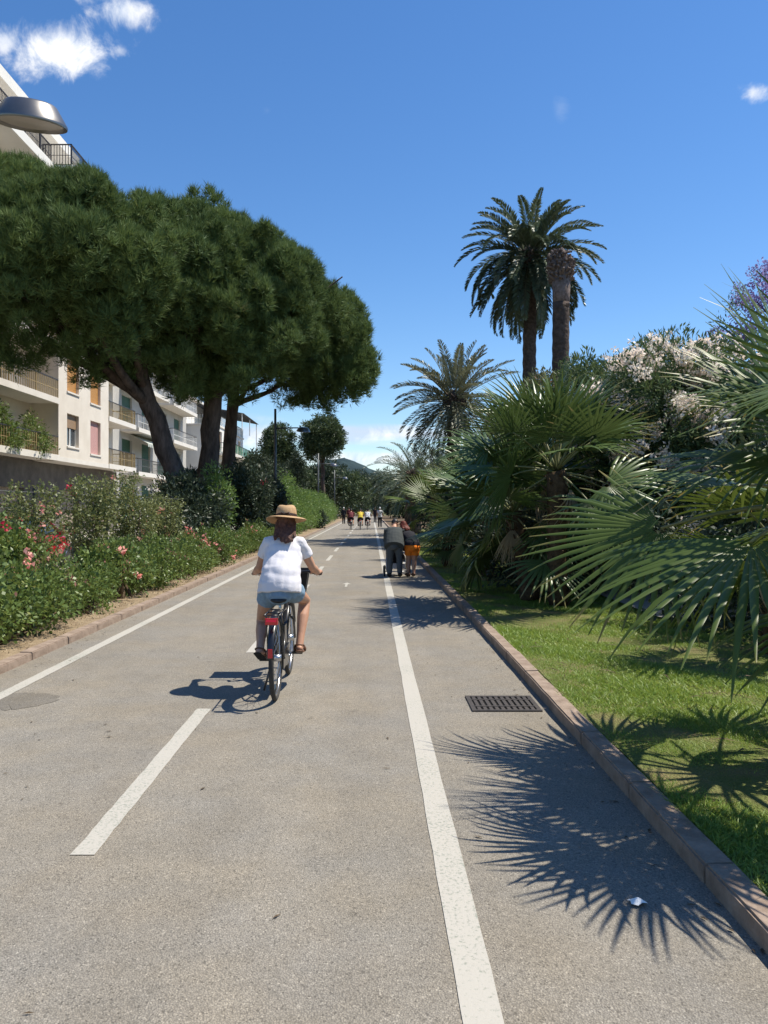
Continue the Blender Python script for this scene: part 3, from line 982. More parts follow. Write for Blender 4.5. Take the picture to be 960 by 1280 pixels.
def wiggle_tube(mb, a, b, r0, r1, seed, n=7, amp=.06, bow=(0, 0, 0), sides=8):
    rg = random.Random(seed)
    a, b = Vector(a), Vector(b); L = (b - a).length
    pts, rr = [], []
    for i in range(n + 1):
        t = i / n
        p = a.lerp(b, t) + Vector(bow) * (math.sin(math.pi * t))
        if 0 < i < n: p += Vector((rg.uniform(-1, 1), rg.uniform(-1, 1), rg.uniform(-1, 1))) * amp * L * .3
        pts.append(p)
        rr.append((r0 + (r1 - r0) * t) * (1 + rg.uniform(-.07, .07)))
    mb.tube(pts, rr, sides)
    return pts


# ------------------------------------------------------------------ umbrella pines


def pine(base, lean, fork, crown, lobes, label, r0, seed, ntuft, limb_n=9):
    T = thing('pine_tree', label, 'pine tree', base, 'umbrella pines behind the rose bed')
    rg = np.random.default_rng(seed)
    tr = MB()
    f = Vector(fork)
    n = 12
    pts, rr = [], []
    b0 = Vector(base)
    for i in range(n + 1):
        t = i / n
        p = b0.lerp(f, t) + Vector(lean) * (t * (1 - t) * 4 * .25)
        p += Vector(rg.normal(0, .03, 3)) if 0 < i else Vector((0, 0, 0))
        pts.append(p)
        rr.append(r0 * (1.25 - .25 * min(1, t * 6)) * (1 - .32 * t) * (1 + rg.normal(0, .025)))
    tr.tube(pts, rr, 14)
    C, Rr = np.array(crown[0]), np.array(crown[1])
    for k in range(limb_n):
        a = 2 * math.pi * k / limb_n + rg.uniform(-.3, .3)
        e = C + Rr * np.array([math.cos(a) * rg.uniform(.35, .75), math.sin(a) * rg.uniform(.35, .75), rg.uniform(-.35, .35)])
        st = pts[-1 - int(rg.integers(0, 3))]
        pp = wiggle_tube(tr, st, e, r0 * .42, r0 * .10, seed * 31 + k, 6, .10, (0, 0, -.3), 7)
        for q in range(3):
            e2 = Vector(e) + Vector(rg.normal(0, 1.1, 3))
            wiggle_tube(tr, pp[3], e2, r0 * .16, .03, seed * 97 + k * 5 + q, 4, .1, (0, 0, 0), 5)
    tr.build('trunk', M_BARK, T, True, off=base)
    # crown: masses > clumps > tufts of needles
    blobs = [(C, Rr)] + [(np.array(c), np.array(r_)) for c, r_ in lobes]
    nc = 190
    c1, d1, _ = blob_pts(rg, blobs, nc, .22, .45)
    keep = c1[:, 2] > C[2] - Rr[2] * 1.25
    c1, d1 = c1[keep], d1[keep]
    r1 = rg.uniform(.55, 1.15, len(c1))
    ns = len(c1) * 22
    i2 = rg.choice(len(c1), ns, p=r1 ** 2 / (r1 ** 2).sum())
    d2 = unit(rg.normal(size=(ns, 3)) + .5 * d1[i2] + np.array([0, 0, .25]))
    c2 = c1[i2] + d2 * r1[i2][:, None] * (1 - .3 * rg.random((ns, 1)))
    i3 = rg.integers(0, ns, ntuft)
    d3 = unit(rg.normal(size=(ntuft, 3)) + .7 * d2[i3] + np.array([0, 0, .35]))
    p3 = c2[i3] + d3 * np.array([.22, .22, .30]) * (1.0 * rg.random((ntuft, 1)) ** .5)
    k = 5
    pp = np.repeat(p3, k, 0)
    dd = unit(np.repeat(unit(d3 + np.array([0, 0, .9])), k, 0) + .42 * rg.normal(size=(ntuft * k, 3)))
    m = len(pp)
    s = unit(np.cross(dd, rg.normal(size=(m, 3)))) * .0135
    Ln = (.20 + .17 * rg.random((m, 1)))
    V = np.stack([pp - s, pp + s, pp + dd * Ln], 1).reshape(-1, 3)
    F = np.arange(3 * m).reshape(m, 3)
    tone = rg.random(len(c1))[i2][i3]
    tone2 = rg.random(ns)[i3]
    rv = np.clip(np.repeat(.30 * tone + .35 * tone2 + .35 * rg.random(ntuft), k), 0, 1)
    np_mesh('crown', V, F, L_PINE, T, np.repeat(rv, 3), base)
    return T


pine((-6.15, 30.0, 0), (-.25, 0, -.3), (-8.6, 29.6, 6.6), ((-10.6, 28.2, 9.4), (4.6, 4.6, 2.8)),
     [((-9.6, 25.6, 9.2), (2.5, 2.4, 2.2)), ((-12.4, 26.0, 8.9), (3.4, 3.0, 2.1)), ((-11.5, 28.5, 10.4), (3.9, 3.2, 1.6)), ((-14.5, 28.0, 10.6), (3.4, 3.2, 3.0)), ((-9.0, 26.6, 8.4), (2.0, 2.0, 1.6))],
     'umbrella pine with the leftmost, slanting trunk and the crown cut by the left frame edge', .47, 1, 115000)
pine((-7.0, 33.0, 0), (.2, 0, 0), (-6.5, 33.0, 7.2), ((-6.7, 32.8, 9.6), (3.8, 4.2, 3.4)),
     [((-7.4, 32.0, 11.1), (3.2, 3.0, 2.0)), ((-5.2, 30.7, 8.8), (2.6, 2.4, 2.6)), ((-7.5, 30.4, 8.2), (2.5, 2.2, 2.1)), ((-4.1, 32.6, 9.3), (1.5, 2.6, 2.5)), ((-5.6, 30.6, 7.6), (2.3, 1.6, 1.2)), ((-7.0, 30.8, 7.6), (1.7, 1.5, 1.2))],
     'umbrella pine with the upright middle trunk and the broad rounded crown', .50, 2, 120000)
pine((-7.2, 38.0, 0), (.1, 0, 0), (-6.5, 38.0, 7.8), ((-4.2, 38.0, 9.7), (3.3, 4.0, 2.7)),
     [((-5.2, 37.6, 10.8), (3.0, 3.2, 1.8)), ((-2.2, 37.8, 8.9), (1.7, 2.4, 2.0)), ((-1.3, 37.8, 7.7), (1.05, 1.3, .9)), ((-5.0, 36.0, 8.7), (2.6, 2.0, 1.8)), ((-4.2, 36.4, 8.3), (1.7, 1.5, 1.1))],
     'umbrella pine with the thinner right trunk and the crown reaching furthest over the path', .38, 3, 100000)

# ------------------------------------------------------------------ palms


def fan_leaf(rg, hub, axis, normal, Rb, span=210, nseg=36, droop=.16, start=None, fold=.5, name='leaf', T=None, off=(0, 0, 0), m=None, tips=.0, free=.45):
    """one fan palm leaf: folded segments joined near the hub and free towards their tips, with its stalk"""
    hub = np.array(hub, float); ax = np.array(axis, float); ax /= np.linalg.norm(ax)
    nm = np.array(normal, float); nm = nm - ax * nm.dot(ax); nm /= np.linalg.norm(nm)
    sd = np.cross(ax, nm)
    V, F, rv = [], [], []
    tone = rg.random() * .5
    half = R(span) / 2
    step = 2 * half / (nseg - 1)
    for k in range(nseg):
        th = -half + step * k + rg.normal(0, step * .10)
        Rk = Rb * (.80 + .20 * math.cos(th * .75)) * (1 + rg.normal(0, .045))
        dirv = ax * math.cos(th) + sd * math.sin(th)
        tan = -ax * math.sin(th) + sd * math.cos(th)
        br = rg.random() < .16
        tipd = abs(rg.normal(0, .10)) + (.35 if rg.random() < .12 else 0)
        dk = droop * (1 + .7 * abs(th) / max(half, .1)) * (1 + rg.normal(0, .22)) * (2.2 if br else 1)
        b = len(V)
        hw0 = math.tan(step / 2)
        side = 1 if k % 2 else -1
        wv = rg.normal(0, .03)
        for f_, wf in ((.06, 1.0), (.28, 1.0), (free, 1.0), (.66, .80), (.85, .42), (1.0, .04)):
            r_ = Rk * f_
            w_ = hw0 * Rk * min(f_, free) * wf * 1.0
            w_ = max(w_, .0025)
            z = -dk * Rk * max(0, f_ - .2) ** 2 * 1.5 - tipd * Rk * max(0, f_ - .66) ** 2 * 3
            c = hub + dirv * (r_ * (1 - .12 * dk * f_)) + nm * z + tan * (wv * Rk * max(0, f_ - free))
            lift = fold * w_ * (1 if f_ < .9 else .2)
            V += [c - tan * w_ - nm * lift * .5, c + nm * lift * .5, c + tan * w_ - nm * lift * .5]
            rv += [min(1, max(0, tone + .42 * rg.random() * .6 + (.35 if f_ > .84 else 0) + (.12 if f_ > .95 else 0)))] * 3
        for q in range(5):
            a0 = b + q * 3
            F += [(a0, a0 + 1, a0 + 4, a0 + 3), (a0 + 1, a0 + 2, a0 + 5, a0 + 4)]
    o = np_mesh(name, V, F, m or L_FAN, T, rv, off)
    if start is not None:
        st = Vector(start); h = Vector(hub)
        mid = st.lerp(h, .5) + Vector((0, 0, .10 * (h - st).length))
        tb = MB()
        n = 6
        pts = []
        for i in range(n + 1):
            t = i / n
            pts.append(st * (1 - t) ** 2 + mid * 2 * t * (1 - t) + h * t * t)
        tb.tube(pts, [.02 - .011 * i / n for i in range(n + 1)], 5)
        me = tb.mesh('stalk', M_STALK, True, off)
        link('stalk', me, o)
    return o


M_STALK = mat('palm_stalk', (0.12, 0.14, 0.05), 0.5, 0.4, col2=(0.19, 0.18, 0.08), scale=6)


def fan_trunk(T, base, top, r, seed, off):
    rg = random.Random(seed)
    b, t = Vector(base), Vector(top)
    mb = MB()
    n = 14
    mb.tube([b.lerp(t, i / n) + Vector((rg.uniform(-.02, .02), rg.uniform(-.02, .02), 0)) for i in range(n + 1)], [r * (1 + rg.uniform(-.12, .14)) for i in range(n + 1)], 12)
    o = mb.build('trunk', M_FIBRE, T, True, off)
    sk = MB()
    for k in range(60):   # old leaf bases standing off the trunk
        a = k * 2.4; z = b.lerp(t, (k + .5) / 60)
        d = Vector((math.cos(a), math.sin(a), .9)).normalized()
        s = z + Vector((math.cos(a), math.sin(a), 0)) * r * .85
        sk.tube([s, s + d * rg.uniform(.06, .16)], [.028, .012], 5)
    o2 = sk.build('old_leaf_base', M_FIBRE, T, True, off)
    o2['kind'] = 'stuff'
    return o


def fan_palm(base, crowns, label, seed, nleaf, Rb, m=None, group=None, dead=5, nseg=32, pet=(.5, .85)):
    """clump of fan palm crowns; crowns = list of points"""
    T = thing('fan_palm', label, 'palm', base, group)
    rg = np.random.default_rng(seed)
    for ci, c in enumerate(crowns):
        c = np.array(c, float)
        b = np.array(base) + (np.array([c[0], c[1], base[2]]) - np.array(base)) * .6
        fan_trunk(T, b, c, .12 * (Rb / .8), seed + ci, base)
        for k in range(nleaf):
            az = k * 2.39996 + rg.normal(0, .2)
            t = (k + .5) / nleaf
            el = R(86 - 120 * t ** 1.15 + rg.normal(0, 8))
            d = np.array([math.cos(az) * math.cos(el), math.sin(az) * math.cos(el), math.sin(el)])
            L = rg.uniform(*pet) * (.8 + .4 * min(1, t * 1.5)) * Rb / .8
            hub = c + d * L + np.array([0, 0, -.12 * L * t])
            ax = unit((d + np.array([0, 0, .10 - .55 * t * t]) + rg.normal(0, .14, 3))[None])[0]
            up = np.array([0, 0, 1.0]) + rg.normal(0, .42, 3) - .5 * np.array([math.cos(az), math.sin(az), 0]) * max(0, math.sin(el))
            if el > R(48): up = np.array([math.cos(az + math.pi), math.sin(az + math.pi), .3]) + rg.normal(0, .35, 3)
            fan_leaf(rg, hub, ax, up, Rb * rg.uniform(.82, 1.12), rg.uniform(150, 220), nseg, rg.uniform(.02, .15), c + d * .05, .6, 'leaf', T, base, m, free=.42)
        for k in range(dead):
            az = rg.uniform(0, 6.28)
            d = np.array([math.cos(az) * .55, math.sin(az) * .55, -.55])
            hub = c + d * .45 * Rb
            o = fan_leaf(rg, hub, d + np.array([0, 0, -1.3]), np.array([math.cos(az), math.sin(az), .4]), Rb * .6, 70, 12, .3, c, .9, 'leaf', T, base, L_DRY)
            o['label'] = 'dry brown hanging leaf'
    return T


# nearest palm, mostly out of frame to the right: its leaves reach over the lawn and shade the path
pb = (2.85, 4.75, .09)
P1 = thing('fan_palm', 'nearest fan palm on the lawn, its leaves cut by the right frame edge', 'palm', pb)
rg1 = np.random.default_rng(5)
c1 = np.array((2.78, 4.68, 1.62))
fan_trunk(P1, pb, c1, .13, 3, pb)
for hub, ax, nm, Rb, span, nseg, dr in (
        ((1.89, 5.20, 1.47), (-.93, .05, -.36), (-.30, -.62, .72), .92, 180, 30, .05),
        ((1.90, 4.00, 1.43), (-.52, -.80, -.36), (-.22, -.30, .93), 1.02, 205, 38, .10),
        ((2.72, 4.30, 2.28), (-.85, -.25, .02), (.15, 0, 1), .80, 220, 38, .12),  # extra upper leaf, added to keep the low front fan in shade
        ((2.70, 5.25, 2.38), (-.85, .15, .05), (.15, 0, 1), .72, 200, 36, .12),  # upper leaf added to put the left-hand fan partly in shade
        ((2.75, 3.90, 1.95), (-.7, -.6, -.05), (.1, 0, 1), .75, 200, 36, .14),
        ((2.45, 3.85, 2.2), (-.62, -.75, -.1), (.15, .1, 1), .85, 200, 38, .12),  # another leaf added for its shade on the front fan's tips
        ((2.95, 3.6, 1.55), (-.6, -.75, -.3), (-.1, -.1, 1), .85, 200, 36, .14),
        ((2.40, 4.62, 1.87), (-.98, .05, .05), (.06, -.25, .97), .88, 170, 34, .10),
        ((2.60, 4.66, 2.00), (-.78, .10, .62), (.45, -.55, .62), .98, 150, 34, .06),
        ((2.62, 4.85, 2.15), (-.32, .10, .95), (.6, -.6, .3), 1.0, 150, 32, .05),
        ((2.95, 5.05, 2.1), (.25, .25, .95), (-.3, -.8, .3), .95, 160, 30, .06),
        ((2.45, 5.35, 1.75), (-.45, .85, .25), (.2, -.3, .95), .85, 190, 32, .14),
        ((2.55, 5.3, 1.25), (-.4, .75, -.5), (-.2, .3, .9), .8, 190, 32, .2),
        ((2.45, 4.0, 1.1), (-.35, -.7, -.62), (-.3, -.5, .8), .8, 180, 32, .2),
        ((3.35, 4.2, 1.7), (.75, -.6, .1), (0, 0, 1), .9, 200, 32, .14),
        ((3.45, 5.0, 1.7), (.9, .3, .1), (0, 0, 1), .9, 200, 32, .14),
        ((3.1, 5.5, 1.5), (.4, .9, -.2), (0, .2, 1), .9, 200, 32, .16),
        ((2.9, 3.85, 1.6), (.1, -1, .05), (0, 0, 1), .9, 200, 32, .14),
        ((3.3, 4.5, 1.2), (.8, -.2, -.6), (.3, 0, .9), .85, 190, 30, .2),
        ((2.75, 4.55, 2.3), (-.1, -.3, 1), (0, -1, -.3), .9, 150, 30, .05)):
    fan_leaf(rg1, hub, ax, nm, Rb, span, nseg, dr, c1, .5, 'leaf', P1, pb, L_FAN)
for az in (3.4, 2.6, 4.2, 1.7, 5.2):
    d = np.array([math.cos(az) * .5, math.sin(az) * .5, -.5])
    o = fan_leaf(rg1, c1 + d * .6, d + np.array([0, 0, -.9]), (math.cos(az), math.sin(az), .5), .6, 110, 16, .35, c1, .7, 'leaf', P1, pb, L_DRY)
    o['label'] = 'dry brown hanging leaf'

G_FAN = 'fan palms along the lawn'
fan_palm((2.95, 12.4, .09), [(2.85, 12.3, 2.15), (2.4, 13.5, 1.5)], 'big fan palm clump with several crowns beside the lawn, left of the pale oleander', 21, 25, .98, L_FANPALE, G_FAN, 4, 24, (.5, .85))
fan_palm((4.1, 8.3, .09), [(4.25, 8.3, 1.15), (4.9, 7.7, 1.5)], 'shaded fan palm clump between the nearest palm and the oleanders', 22, 9, .8, L_FAN, G_FAN, 4, 24)
fan_palm((2.55, 17.5, .09), [(2.55, 17.5, 1.5), (3.3, 16.6, 1.9)], 'fan palm behind the big clump, leaning toward the path', 23, 15, .92, L_FANPALE, G_FAN, 3, 24)
fan_palm((1.95, 20.5, .09), [(1.95, 20.5, .75)], 'small bright fan palm at the kerb right of the woman in orange shorts', 24, 16, .55, L_FANPALE, G_FAN, 0, 22, (.3, .5))
fan_palm((2.7, 24.5, .09), [(2.6, 24.5, 1.7), (3.3, 23.5, 2.1)], 'fan palm further along the kerb beyond the small bright one', 25, 16, .92, L_FAN, G_FAN, 3, 24)
fan_palm((2.6, 32.0, .09), [(2.6, 32, 1.9)], 'far fan palm under the small date palms', 26, 24, .95, L_FAN, G_FAN, 2, 22)


def feather_frond(rg, base, az, el0, L, curve, T, off, m, npair=46, llen=.42, twist=0.0, w=.045):
    """date palm frond: an arching midrib set with narrow leaflets on both sides"""
    n = npair
    t = np.linspace(0, 1, n)
    el = el0 - curve * t ** 1.35
    ds = L / (n - 1)
    h = np.stack([np.cos(el) * math.cos(az), np.cos(el) * math.sin(az), np.sin(el)], 1)
    P_ = np.array(base) + np.cumsum(h * ds, 0)
    side = np.array([-math.sin(az), math.cos(az), 0])
    up = np.cross(h, side) * -1
    up = np.where(up[:, 2:3] < 0, -up, up)
    ct, st = math.cos(twist), math.sin(twist)
    V, F, rv = [], [], []
    tone = rg.random() * .55
    k0 = int(n * .12)
    idx = np.arange(k0, n)
    ll = llen * (np.sin(np.pi * np.clip(.12 + .86 * t[idx], 0, 1)) ** .6) + .05
    for sgn in (-1, 1):
        sd = side * ct + up[idx] * st * sgn
        d = unit(sgn * sd * .72 + h[idx] * .78 + up[idx] * .26 + rg.normal(0, .10, (len(idx), 3)))
        tip = P_[idx] + d * ll[:, None] + np.array([0, 0, -.07]) * (ll[:, None] / .4)
        mid = P_[idx] + d * ll[:, None] * .5
        wv = unit(np.cross(d, up[idx] + .4 * rg.normal(size=d.shape))) * w * .5
        q = np.stack([P_[idx], mid + wv, tip, mid - wv], 1).reshape(-1, 3)
        b = len(V)
        V += list(q)
        F += [tuple(b + 4 * i + j for j in range(4)) for i in range(len(idx))]
        rv += list(np.repeat(np.clip(tone + .45 * rg.random(len(idx)), 0, 1), 4))
    # midrib
    b = len(V)
    for i in range(0, n, 3):
        r_ = .028 * (1 - .85 * t[i])
        V += [P_[i] + side * r_, P_[i] + up[i] * r_, P_[i] - side * r_, P_[i] - up[i] * r_]
        rv += [.9] * 4
    m_ = len(range(0, n, 3))
    for i in range(m_ - 1):
        for j in range(4):
            F.append((b + 4 * i + j, b + 4 * i + (j + 1) % 4, b + 4 * i + 4 + (j + 1) % 4, b + 4 * i + 4 + j))
    return np_mesh('frond', V, F, m, T, rv, off)


def date_palm(base, H, L, nf, label, seed, r, m=None, npair=46, llen=.42, lean=(0, 0), group=None, lowest=-60, curve=(.9, 1.7), w=.05):
    T = thing('date_palm', label, 'palm', base, group)
    rg = np.random.default_rng(seed)
    b = Vector(base); top = b + Vector((lean[0], lean[1], H))
    mb = MB(); n = max(10, int(H * 3))
    mb.tube([b.lerp(top, i / n) for i in range(n + 1)], [r * (1.06 if i % 2 else .97) * (1.2 - .2 * min(1, i / 3)) * (1.0 + (.12 if i > n - 5 else 0)) for i in range(n + 1)], 14)
    mb.build('trunk', M_PALMBARK, T, True, base)
    hd = MB()
    hd.ball(top, (r * 1.5, r * 1.5, r * 1.9), 12, 8)
    for k in range(70):
        a = k * 2.4; zz = -r * 1.5 + 2.4 * r * k / 70
        d = Vector((math.cos(a), math.sin(a), .7)).normalized()
        s = top + Vector((math.cos(a) * r * 1.2, math.sin(a) * r * 1.2, zz))
        hd.tube([s, s + d * r * .9], [.06, .03], 5)
    o = hd.build('crown_head', M_PALMBARK, T, True, base)
    for k in range(nf):
        t = (k + .5) / nf
        az = k * 2.39996 + rg.normal(0, .15)
        el = R(84 - (84 - lowest) * t ** .9 + rg.normal(0, 6))
        cb = top + Vector((math.cos(az) * r, math.sin(az) * r, r * (1.2 - 2.0 * t)))
        feather_frond(rg, cb, az, el, L * rg.uniform(.85, 1.08) * (.8 + .2 * min(1, 3 * t)), rg.uniform(*curve) * (.75 if el > 1 else 1) * (.5 if el < -.3 else 1), T, base, m or L_DATE, npair, llen, rg.uniform(.1, .5), w)
    return T


date_palm((8.05, 41, 0), 14.4, 3.7, 110, 'tall living date palm with a full drooping crown against the sky', 41, .34, L_DATE, 84, .46, (.1, 0), None, -68, (.9, 1.7), .07)
date_palm((3.6, 36, 0), 6.4, 2.8, 76, 'date palm of middle height with greyish fronds left of the tall palms', 42, .28, L_DATEDRY, 58, .40, (.15, 0), None, -58, (.5, 1.1))
date_palm((2.6, 47, 0), 3.4, 2.9, 44, 'low date palm with a dark rounded crown overhanging the path in the distance', 43, .30, L_DATE, 40, .38, (0, 0), None, -35, (.8, 1.4), .035)
date_palm((4.4, 50, 0), 3.6, 2.9, 44, 'low date palm right behind the low rounded one, below the grey crowned palm', 44, .30, L_DATE, 40, .38, (0, 0), None, -35, (.8, 1.4), .035)
date_palm((2.9, 62, 0), 3.2, 3.0, 36, 'far low date palm at the bend of the path', 45, .30, L_DATE, 34, .4, (0, 0), None, -30, (.8, 1.3), .04)

# dead palm: bare trunk with a crown of cut leaf bases
db = (7.05, 30, 0)
DP = thing('dead_palm', 'dead palm trunk without fronds, its top a knob of cut leaf bases', 'palm', db)
mb = MB()
pts, rr = [], []
for i in range(34):
    z = 9.3 * i / 33
    pts.append((db[0] + .08 * z / 10, 30, z)); rr.append((.33 - .02 * z / 10) * (1.035 if i % 2 else .975))
mb.tube(pts, rr, 16)
mb.build('trunk', M_PALMBARK, DP, True, db)
MB().tube([(7.13, 30, 9.1), (7.13, 30, 9.6), (7.14, 30, 10.25)], [.31, .325, .35], 16).build('pale_neck', M_DEADTOP, DP, True, db)
kn = MB()
rg = random.Random(8)
kn.tube([(7.14, 30, 10.15), (7.14, 30, 10.6), (7.12, 30, 11.0), (7.06, 30, 11.3)], [.32, .37, .30, .16], 14)
for k in range(170):
    a = k * 2.39996 + rg.uniform(-.25, .25); t = (k + .5) / 170
    z = 10.1 + 1.15 * t + rg.uniform(-.06, .06)
    r_ = .35 + .07 * math.sin(math.pi * min(1, t * 1.1)) - .22 * max(0, t - .55)
    d = Vector((math.cos(a), math.sin(a), .25 + rg.uniform(-.5, .7))).normalized()
    s_ = Vector((7.13 - .05 * t + math.cos(a) * r_, 30 + math.sin(a) * r_, z))
    kn.tube([s_ - d * .08, s_ + d * rg.uniform(.04, .19)], [rg.uniform(.045, .07), rg.uniform(.03, .05)], 5)
o = kn.build('cut_leaf_bases', M_DEADTOP, DP, False, db)
o['kind'] = 'stuff'

# ------------------------------------------------------------------ shrubs and trees


def shrub(name, label, cat, base, blobs, n, L, w, m, seed, group=None, stems=6, flowers=None, sub=0, subr=.3, shell=.5, jitter=.7, up=.2, droop=0.0, stem_h=None):
    """bush: stems, foliage and (if any) flower heads; flowers = (material, count, radius, petals per head, clustered)"""
    T = thing(name, label, cat, base, group)
    rg = np.random.default_rng(seed)
    st = MB()
    for k in range(stems):
        bl = blobs[k % len(blobs)]
        c = np.array(bl[0]); r_ = np.array(bl[1] if hasattr(bl[1], '__len__') else (bl[1],) * 3)
        e = c + r_ * rg.uniform(-.6, .6, 3)
        wiggle_tube(st, np.array(base) + np.append(rg.normal(0, .08, 2), 0), e, .03 if L < .3 else .08, .008, seed * 7 + k, 5, .18, (0, 0, 0), 5)
    st.build('stem', M_TWIG, T, True, base)
    leaf_cloud('foliage', m, T, base, blobs, n, L, w, seed, shell, jitter, up, droop, base[2] + .02, sub, subr)
    if flowers:
        for fi, (fm, cnt, fr, per, clus) in enumerate(flowers):
            p, d, _ = blob_pts(rg, blobs, max(1, cnt // clus), .06, .2)
            p = p + d * .03
            p = np.repeat(p, clus, 0) + (rg.normal(0, .080, (len(p) * clus, 3)) if clus > 1 else 0)
            p = p[p[:, 2] > base[2] + .2]
            o = petals('blossoms', fm, T, base, p, seed + 50 + fi, fr * .8, per, fr, fr * .9)
            o['kind'] = 'stuff'
    return T


# oleanders behind the palms
shrub('oleander', 'large oleander covered in pale blush flowers behind the palms', 'shrub', (5.6, 14.6, .1),
      [((5.3, 14.2, 2.6), (1.7, 1.5, 1.9)), ((6.3, 14.0, 2.9), (1.4, 1.4, 1.6)), ((4.6, 14.4, 2.2), (1.2, 1.2, 1.8)), ((5.4, 13.6, 1.3), (1.8, 1.2, 1.2)), ((5.0, 13.3, 3.0), (1.5, .8, 1.25))], 60000, .12, .03, L_OLE, 61,
      stems=10, flowers=[(P_WHITE, 4400, .058, 8, 22), (P_WHITE, 160, .045, 7, 1)], sub=620, subr=.30)
shrub('oleander', 'dark green oleander with long leaves rising above the pale flowering one', 'shrub', (5.2, 17.0, .1),
      [((4.9, 17.0, 2.9), (1.6, 1.5, 1.9)), ((6.3, 17.0, 2.7), (1.6, 1.5, 2.1)), ((5.4, 16.8, 1.2), (2.2, 1.4, 1.2))], 64000, .13, .034, L_OLE, 62,
      stems=10, sub=900, subr=.27)
shrub('oleander', 'oleander with reddish faded flower heads left of the pale one', 'shrub', (4.3, 19.2, .1),
      [((4.3, 19.0, 2.7), (1.3, 1.3, 2.0)), ((3.6, 20.2, 2.4), (1.2, 1.2, 1.7))], 40000, .12, .034, L_OLERED, 63,
      stems=8, flowers=[(P_DRYPINK, 420, .05, 6, 9)], sub=240, subr=.32)
shrub('oleander', 'oleander with pink white flowers at the right frame edge behind the nearest palm', 'shrub', (7.0, 12.2, .1),
      [((6.9, 12.2, 2.4), (1.6, 1.4, 2.0)), ((8.2, 12.0, 2.6), (1.5, 1.4, 2.0)), ((6.6, 11.4, 1.1), (2.0, 1.2, 1.1))], 34000, .14, .03, L_OLE, 64,
      stems=8, flowers=[(P_WHITE, 2400, .056, 7, 15)], sub=520, subr=.30)
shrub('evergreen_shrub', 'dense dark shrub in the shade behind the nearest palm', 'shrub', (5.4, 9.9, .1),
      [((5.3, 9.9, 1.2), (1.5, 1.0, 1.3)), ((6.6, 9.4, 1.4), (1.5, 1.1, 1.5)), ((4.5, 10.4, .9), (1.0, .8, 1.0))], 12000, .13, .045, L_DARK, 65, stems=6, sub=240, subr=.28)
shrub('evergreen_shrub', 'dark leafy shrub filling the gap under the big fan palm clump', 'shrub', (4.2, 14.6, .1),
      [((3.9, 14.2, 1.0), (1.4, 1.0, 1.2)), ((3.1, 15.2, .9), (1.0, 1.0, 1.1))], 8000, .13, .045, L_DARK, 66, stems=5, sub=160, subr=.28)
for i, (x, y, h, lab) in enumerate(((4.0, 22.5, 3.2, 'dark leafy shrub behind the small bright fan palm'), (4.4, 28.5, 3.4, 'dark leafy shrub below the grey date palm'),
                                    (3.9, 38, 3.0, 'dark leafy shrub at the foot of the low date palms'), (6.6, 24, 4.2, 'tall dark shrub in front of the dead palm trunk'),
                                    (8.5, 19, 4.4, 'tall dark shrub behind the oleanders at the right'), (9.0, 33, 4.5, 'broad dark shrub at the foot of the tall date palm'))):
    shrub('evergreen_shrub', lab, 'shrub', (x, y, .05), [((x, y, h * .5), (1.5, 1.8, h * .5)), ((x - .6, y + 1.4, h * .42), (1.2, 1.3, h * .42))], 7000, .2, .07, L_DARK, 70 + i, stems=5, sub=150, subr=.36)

# jacaranda at the right edge
T = thing('jacaranda_tree', 'jacaranda tree with purple blossom above the palm at the right frame edge', 'tree', (11.2, 19.5, 0))
tr = MB()
wiggle_tube(tr, (11.2, 19.5, 0), (10.9, 19.5, 4.2), .2, .13, 5, 6, .05)
jb = []
for k, e in enumerate(((9.3, 19.3, 6.6), (9.9, 19.6, 7.3), (10.7, 19.3, 7.7), (8.7, 19.2, 5.7), (11.6, 19.7, 7.4), (9.7, 19.2, 5.8), (10.6, 19.4, 6.5))):
    wiggle_tube(tr, (10.9, 19.5, 4.1), e, .08, .015, 50 + k, 6, .16, (0, 0, .2), 6)
    jb.append((e, (.62, .6, .42)))
tr.build('trunk', M_BARK, T, True, (11.2, 19.5, 0))
leaf_cloud('crown', L_OLE, T, (11.2, 19.5, 0), jb, 1500, .10, .03, 91, .9, .8, 0, 0, None, 60, .2)
leaf_cloud('blossoms', P_PURPLE, T, (11.2, 19.5, 0), jb, 6500, .06, .045, 90, .8, .9, .2, 0, None, 110, .16)['kind'] = 'stuff'


def tree(label, base, th, blobs, n, L, w, m, seed, r=.2, group=None, sub=120, subr=.6, name='tree', cat='tree'):
    T = thing(name, label, cat, base, group)
    mb = MB()
    b = Vector(base)
    wiggle_tube(mb, b, b + Vector((0, 0, th)), r, r * .6, seed, 6, .04)
    for k, bl in enumerate(blobs * 2):
        wiggle_tube(mb, b + Vector((0, 0, th * (.7 + .3 * (k % 2)))), bl[0], r * .45, .03, seed * 3 + k, 5, .12, (0, 0, 0), 6)
    mb.build('trunk', M_BARK, T, True, base)
    leaf_cloud('crown', m, T, base, blobs, n, L, w, seed, .45, .8, .25, 0, base[2] + .1, sub, subr)
    return T


